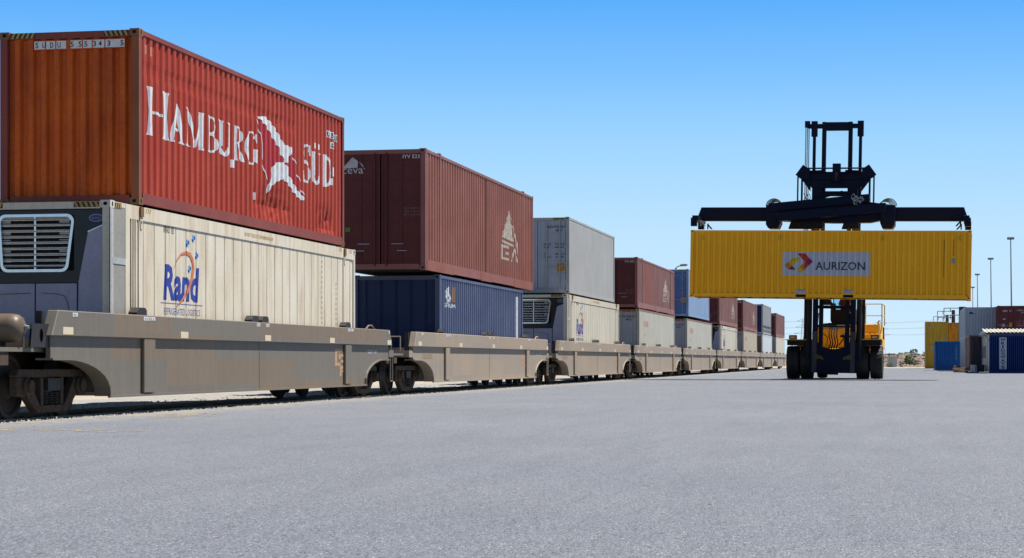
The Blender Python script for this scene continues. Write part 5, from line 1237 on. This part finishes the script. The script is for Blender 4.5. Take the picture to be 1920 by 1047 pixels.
for s, lab in ((1, 'near rail of the track, beneath the wagons on the asphalt side'), (-1, 'far rail of the track, beneath the wagons on the gravel side')):
    x = TX + s * .7525
    r_ = MB().prism([(x - .07, -.16), (x + .07, -.16), (x + .07, -.15), (x + .01, -.13), (x + .01, -.045), (x + .035, -.035), (x + .035, -.004), (x - .035, -.004), (x - .035, -.035), (x - .01, -.045), (x - .01, -.13), (x - .07, -.15)], 'y', 5, 240)
    tag(r_.build('rail', railM), lab, 'rail')
# loose stones along the edge of the asphalt and on the ballast: nobody could count them
gm = MB(); rg = random.Random(11)
def stone(x, y, z, r):
    P = []; 
    for (a, b_, c_) in ((1, 0, 0), (-1, 0, 0), (0, 1, 0), (0, -1, 0), (0, 0, 1), (0, 0, -1)):
        k = r * rg.uniform(.6, 1.2); P.append((x + a * k, y + b_ * k, z + c_ * k * .7))
    gm.add(P, [(0, 2, 4), (2, 1, 4), (1, 3, 4), (3, 0, 4), (2, 0, 5), (1, 2, 5), (3, 1, 5), (0, 3, 5)])
for k in range(5200):
    y = 22 + (rg.random() ** 1.6) * 75; t = rg.random()
    if t < .35: stone(-11.88 + rg.gauss(0, .10), y, .0, rg.uniform(.008, .024))
    elif t < .45: stone(-11.7 + abs(rg.gauss(0, .8)), y, .003, rg.uniform(.006, .014))
    else: stone(-12.1 - rg.random() * 4.5, y, -.07, rg.uniform(.02, .05))
for k in range(70): stone(rg.uniform(-9, 4), 9 + rg.random() ** 2 * 40, .003, rg.uniform(.005, .011))
go = gm.build('gravel', simple('loose_stone', (.36, .34, .31), .9, 0, .4), norm=False); go['kind'] = 'stuff'; go['label'] = 'loose pale stones along the asphalt edge and between the rails'; go['category'] = 'gravel'
# faded yellow paint on the asphalt
yp = MB(); rp = random.Random(5)
def smear(x, y, lx_, ly_, k):
    for _ in range(k):
        a, b_ = x + rp.gauss(0, lx_), y + rp.gauss(0, ly_); r = rp.uniform(.02, .07)
        q = [(a + r * rp.uniform(.5, 1.2) * math.cos(R(t)), b_ + r * 1.6 * rp.uniform(.5, 1.2) * math.sin(R(t)), .0035 + _ * .00002) for t in range(0, 360, 60)]
        yp.add(q, [tuple(range(6))])
smear(XA(345, 28.6), 28.6, .22, .5, 60); smear(XA(80, 21.5), 22.2, .7, .25, 45)
yo = yp.build('faded_marking', simple('faded_yellow_paint', (.42, .33, .17), .8), norm=False); tag(yo, 'faded smear of yellow paint on the asphalt near the first wagon', 'road marking')

# far bank of rubble, block wall, bushes, low hills
def bank():
    bm = bmesh.new(); rb = random.Random(2); nx, ny = 150, 10; X0_, X1_ = -14, 44; g = []
    for j in range(ny + 1):
        row = []
        for i in range(nx + 1):
            x = X0_ + (X1_ - X0_) * i / nx; t = j / ny; y = 318 + t * 14
            z = -.15 + 2.0 * min(1, t * 2.2) * (1 - max(0, t - .7) * .8) * (1 + .22 * mnoise.noise(Vector((x * .3, 3, 0)))) + .45 * mnoise.noise(Vector((x * 1.3, y * 1.1, 2))) * min(1, t * 4)
            row.append(bm.verts.new((x, y, z)))
        g.append(row)
    for j in range(ny):
        for i in range(nx): bm.faces.new((g[j][i], g[j][i+1], g[j+1][i+1], g[j+1][i]))
    me = bpy.data.meshes.new('rubble_bank'); bm.to_mesh(me); bm.free(); me.materials.append(ground_mat('rubble', [(.36, (.05, .035, .028)), (.46, (.12, .085, .065)), (.56, (.18, .15, .12)), (.64, (.07, .06, .05))], 1.1, bscale=3, bump=1))
    o = bpy.data.objects.new('rubble_bank', me); COL.objects.link(o); o['kind'] = 'structure'
bank()
rk = MB(); rb_ = random.Random(8); gm_keep = gm; rg_keep = rg
gm = rk; rg = rb_
for k in range(420):
    x = rb_.uniform(3, 34) if k % 2 else rb_.uniform(-12, 12); t = rb_.random() ** .7
    stone(x, 317.5 + t * 9, -.1 + min(2.0, t * 3.4), rb_.uniform(.10, .42))
gm = gm_keep; rg = rg_keep
rko = rk.build('boulders', simple('brown_rock', (.20, .15, .115), .9, 0, .5), norm=False); tag(rko, 'heap of brown rubble stones on the bank beyond the yard', 'rubble', kind='stuff')
bw = MB().box(XA(1664, 312), XA(1682, 312), 312, 313, -.1, 1.45).box(XA(1663.5, 312), XA(1682.5, 312), 311.95, 313.05, 1.45, 1.55).box(XA(1670, 312), XA(1671, 312), 311.9, 311.99, -.1, 1.45).build('block_wall', simple('pale_block', (.50, .50, .52), .8)); tag(bw, 'pale concrete block wall end beside the rubble bank', 'wall')
leafm = simple('dull_green_leaf', (.10, .14, .06), .8, 0, .5); leafd = simple('dark_green_leaf', (.03, .05, .03), .8, 0, .5)
def bush(name, label, cat, x, y, z, r, h, m, n=260, grp=None, trunk=False):
    root = empty(name, (x, y, z)); tag(root, label, cat, grp); rb = random.Random(int(x * 7 + y)); q = MB()
    for k in range(n):
        a = rb.uniform(0, 2 * math.pi); t = rb.random() ** .5; e = rb.uniform(0, 1); px_ = r * t * math.cos(a) * math.sqrt(1 - (e - .35) ** 2 * 1.2); py_ = r * t * math.sin(a) * math.sqrt(1 - (e - .35) ** 2 * 1.2); pz_ = h * (e if not trunk else .3 + .7 * e)
        s = r * rb.uniform(.10, .22); u = Vector((rb.gauss(0, 1), rb.gauss(0, 1), rb.gauss(0, 1))).normalized(); w_ = u.orthogonal().normalized() * s; u = u * s
        c_ = Vector((px_, py_, pz_)); q.add([c_ - w_, c_ + u * .8, c_ + w_, c_ - u * .8], [(0, 1, 2, 3)])
    q.build('foliage' if not trunk else 'crown', m, root, norm=False)
    s_ = MB()
    for k in range(4): a = k * 1.7; s_.cyl((0, 0, -.2), (r * .35 * math.cos(a), r * .35 * math.sin(a), h * .6), .05 * r, .02 * r, 5)
    s_.build('stem' if not trunk else 'trunk', simple('bark', (.09, .07, .05), .9), root)
bush('shrub', 'rounded green shrub on the rubble bank, between the handler and the yellow stack', 'shrub', XA(1705, 316), 316, .35, .75, 1.35, leafm, 420)
bush('shrub', 'low grey green shrub beside the larger one on the rubble bank', 'shrub', XA(1714, 316), 316, .2, .6, .8, simple('grey_green_leaf', (.14, .15, .09), .8), 200)
bush('shrub', 'small weedy shrub beside the pale block wall', 'shrub', XA(1668, 308), 308, -.1, .5, .55, leafm, 160)
# hills
def hill(name, Y, x0, x1, hfun, m, depth):
    bm = bmesh.new(); n_ = 120; rows = []
    for j, (dy, f) in enumerate(((0, 0), (depth * .3, .6), (depth * .6, .95), (depth, 1), (depth * 1.6, .3))):
        rows.append([bm.verts.new((x0 + (x1 - x0) * i / n_, Y + dy, -.3 + f * hfun(x0 + (x1 - x0) * i / n_))) for i in range(n_ + 1)])
    for j in range(4):
        for i in range(n_): bm.faces.new((rows[j][i], rows[j][i+1], rows[j+1][i+1], rows[j+1][i]))
    me = bpy.data.meshes.new(name); bm.to_mesh(me); bm.free(); me.materials.append(m); o = bpy.data.objects.new(name, me); COL.objects.link(o); o['kind'] = 'structure'
    for p in me.polygons: p.use_smooth = True
hm = ground_mat('dry_grass_hill', [(.3, (.19, .20, .12)), (.6, (.30, .28, .19))], .02, bscale=.2)
hill('grassy_hill', 700, -300, 500, lambda x: 3.0 + .055 * max(0, min(x + 10, 70)) * .8 + 1.0 * mnoise.noise(Vector((x * .02, 1, 0))), hm, 300)
for i, (px, py, Y, r, cat) in enumerate(((1664, 666, 560, .7, 0), (1675, 667, 600, .8, 0), (1689, 665, 600, .9, 0), (1694.5, 666, 600, .6, 0), (1701, 665.5, 640, 1.2, 0), (1713.5, 662, 640, 1.5, 1), (1736.5, 665, 560, 1.1, 0))):
    z = htop(py + 3.0, Y); 
    bush('tree', ['leftmost tiny dark tree on the skyline, by the handler tyre', 'second tiny skyline tree, over the pale block wall', 'tiny skyline tree, third from the left', 'smallest dot of a tree on the skyline, fourth from the left', 'wide low tree on the skyline left of the tall one', 'tallest round tree on the skyline', 'tree on the skyline touching the yellow stack'][i], 'tree', XA(px, Y), Y, z - r * .9, r, r * 2.0, leafd, 170, 'small trees on the far skyline', True)
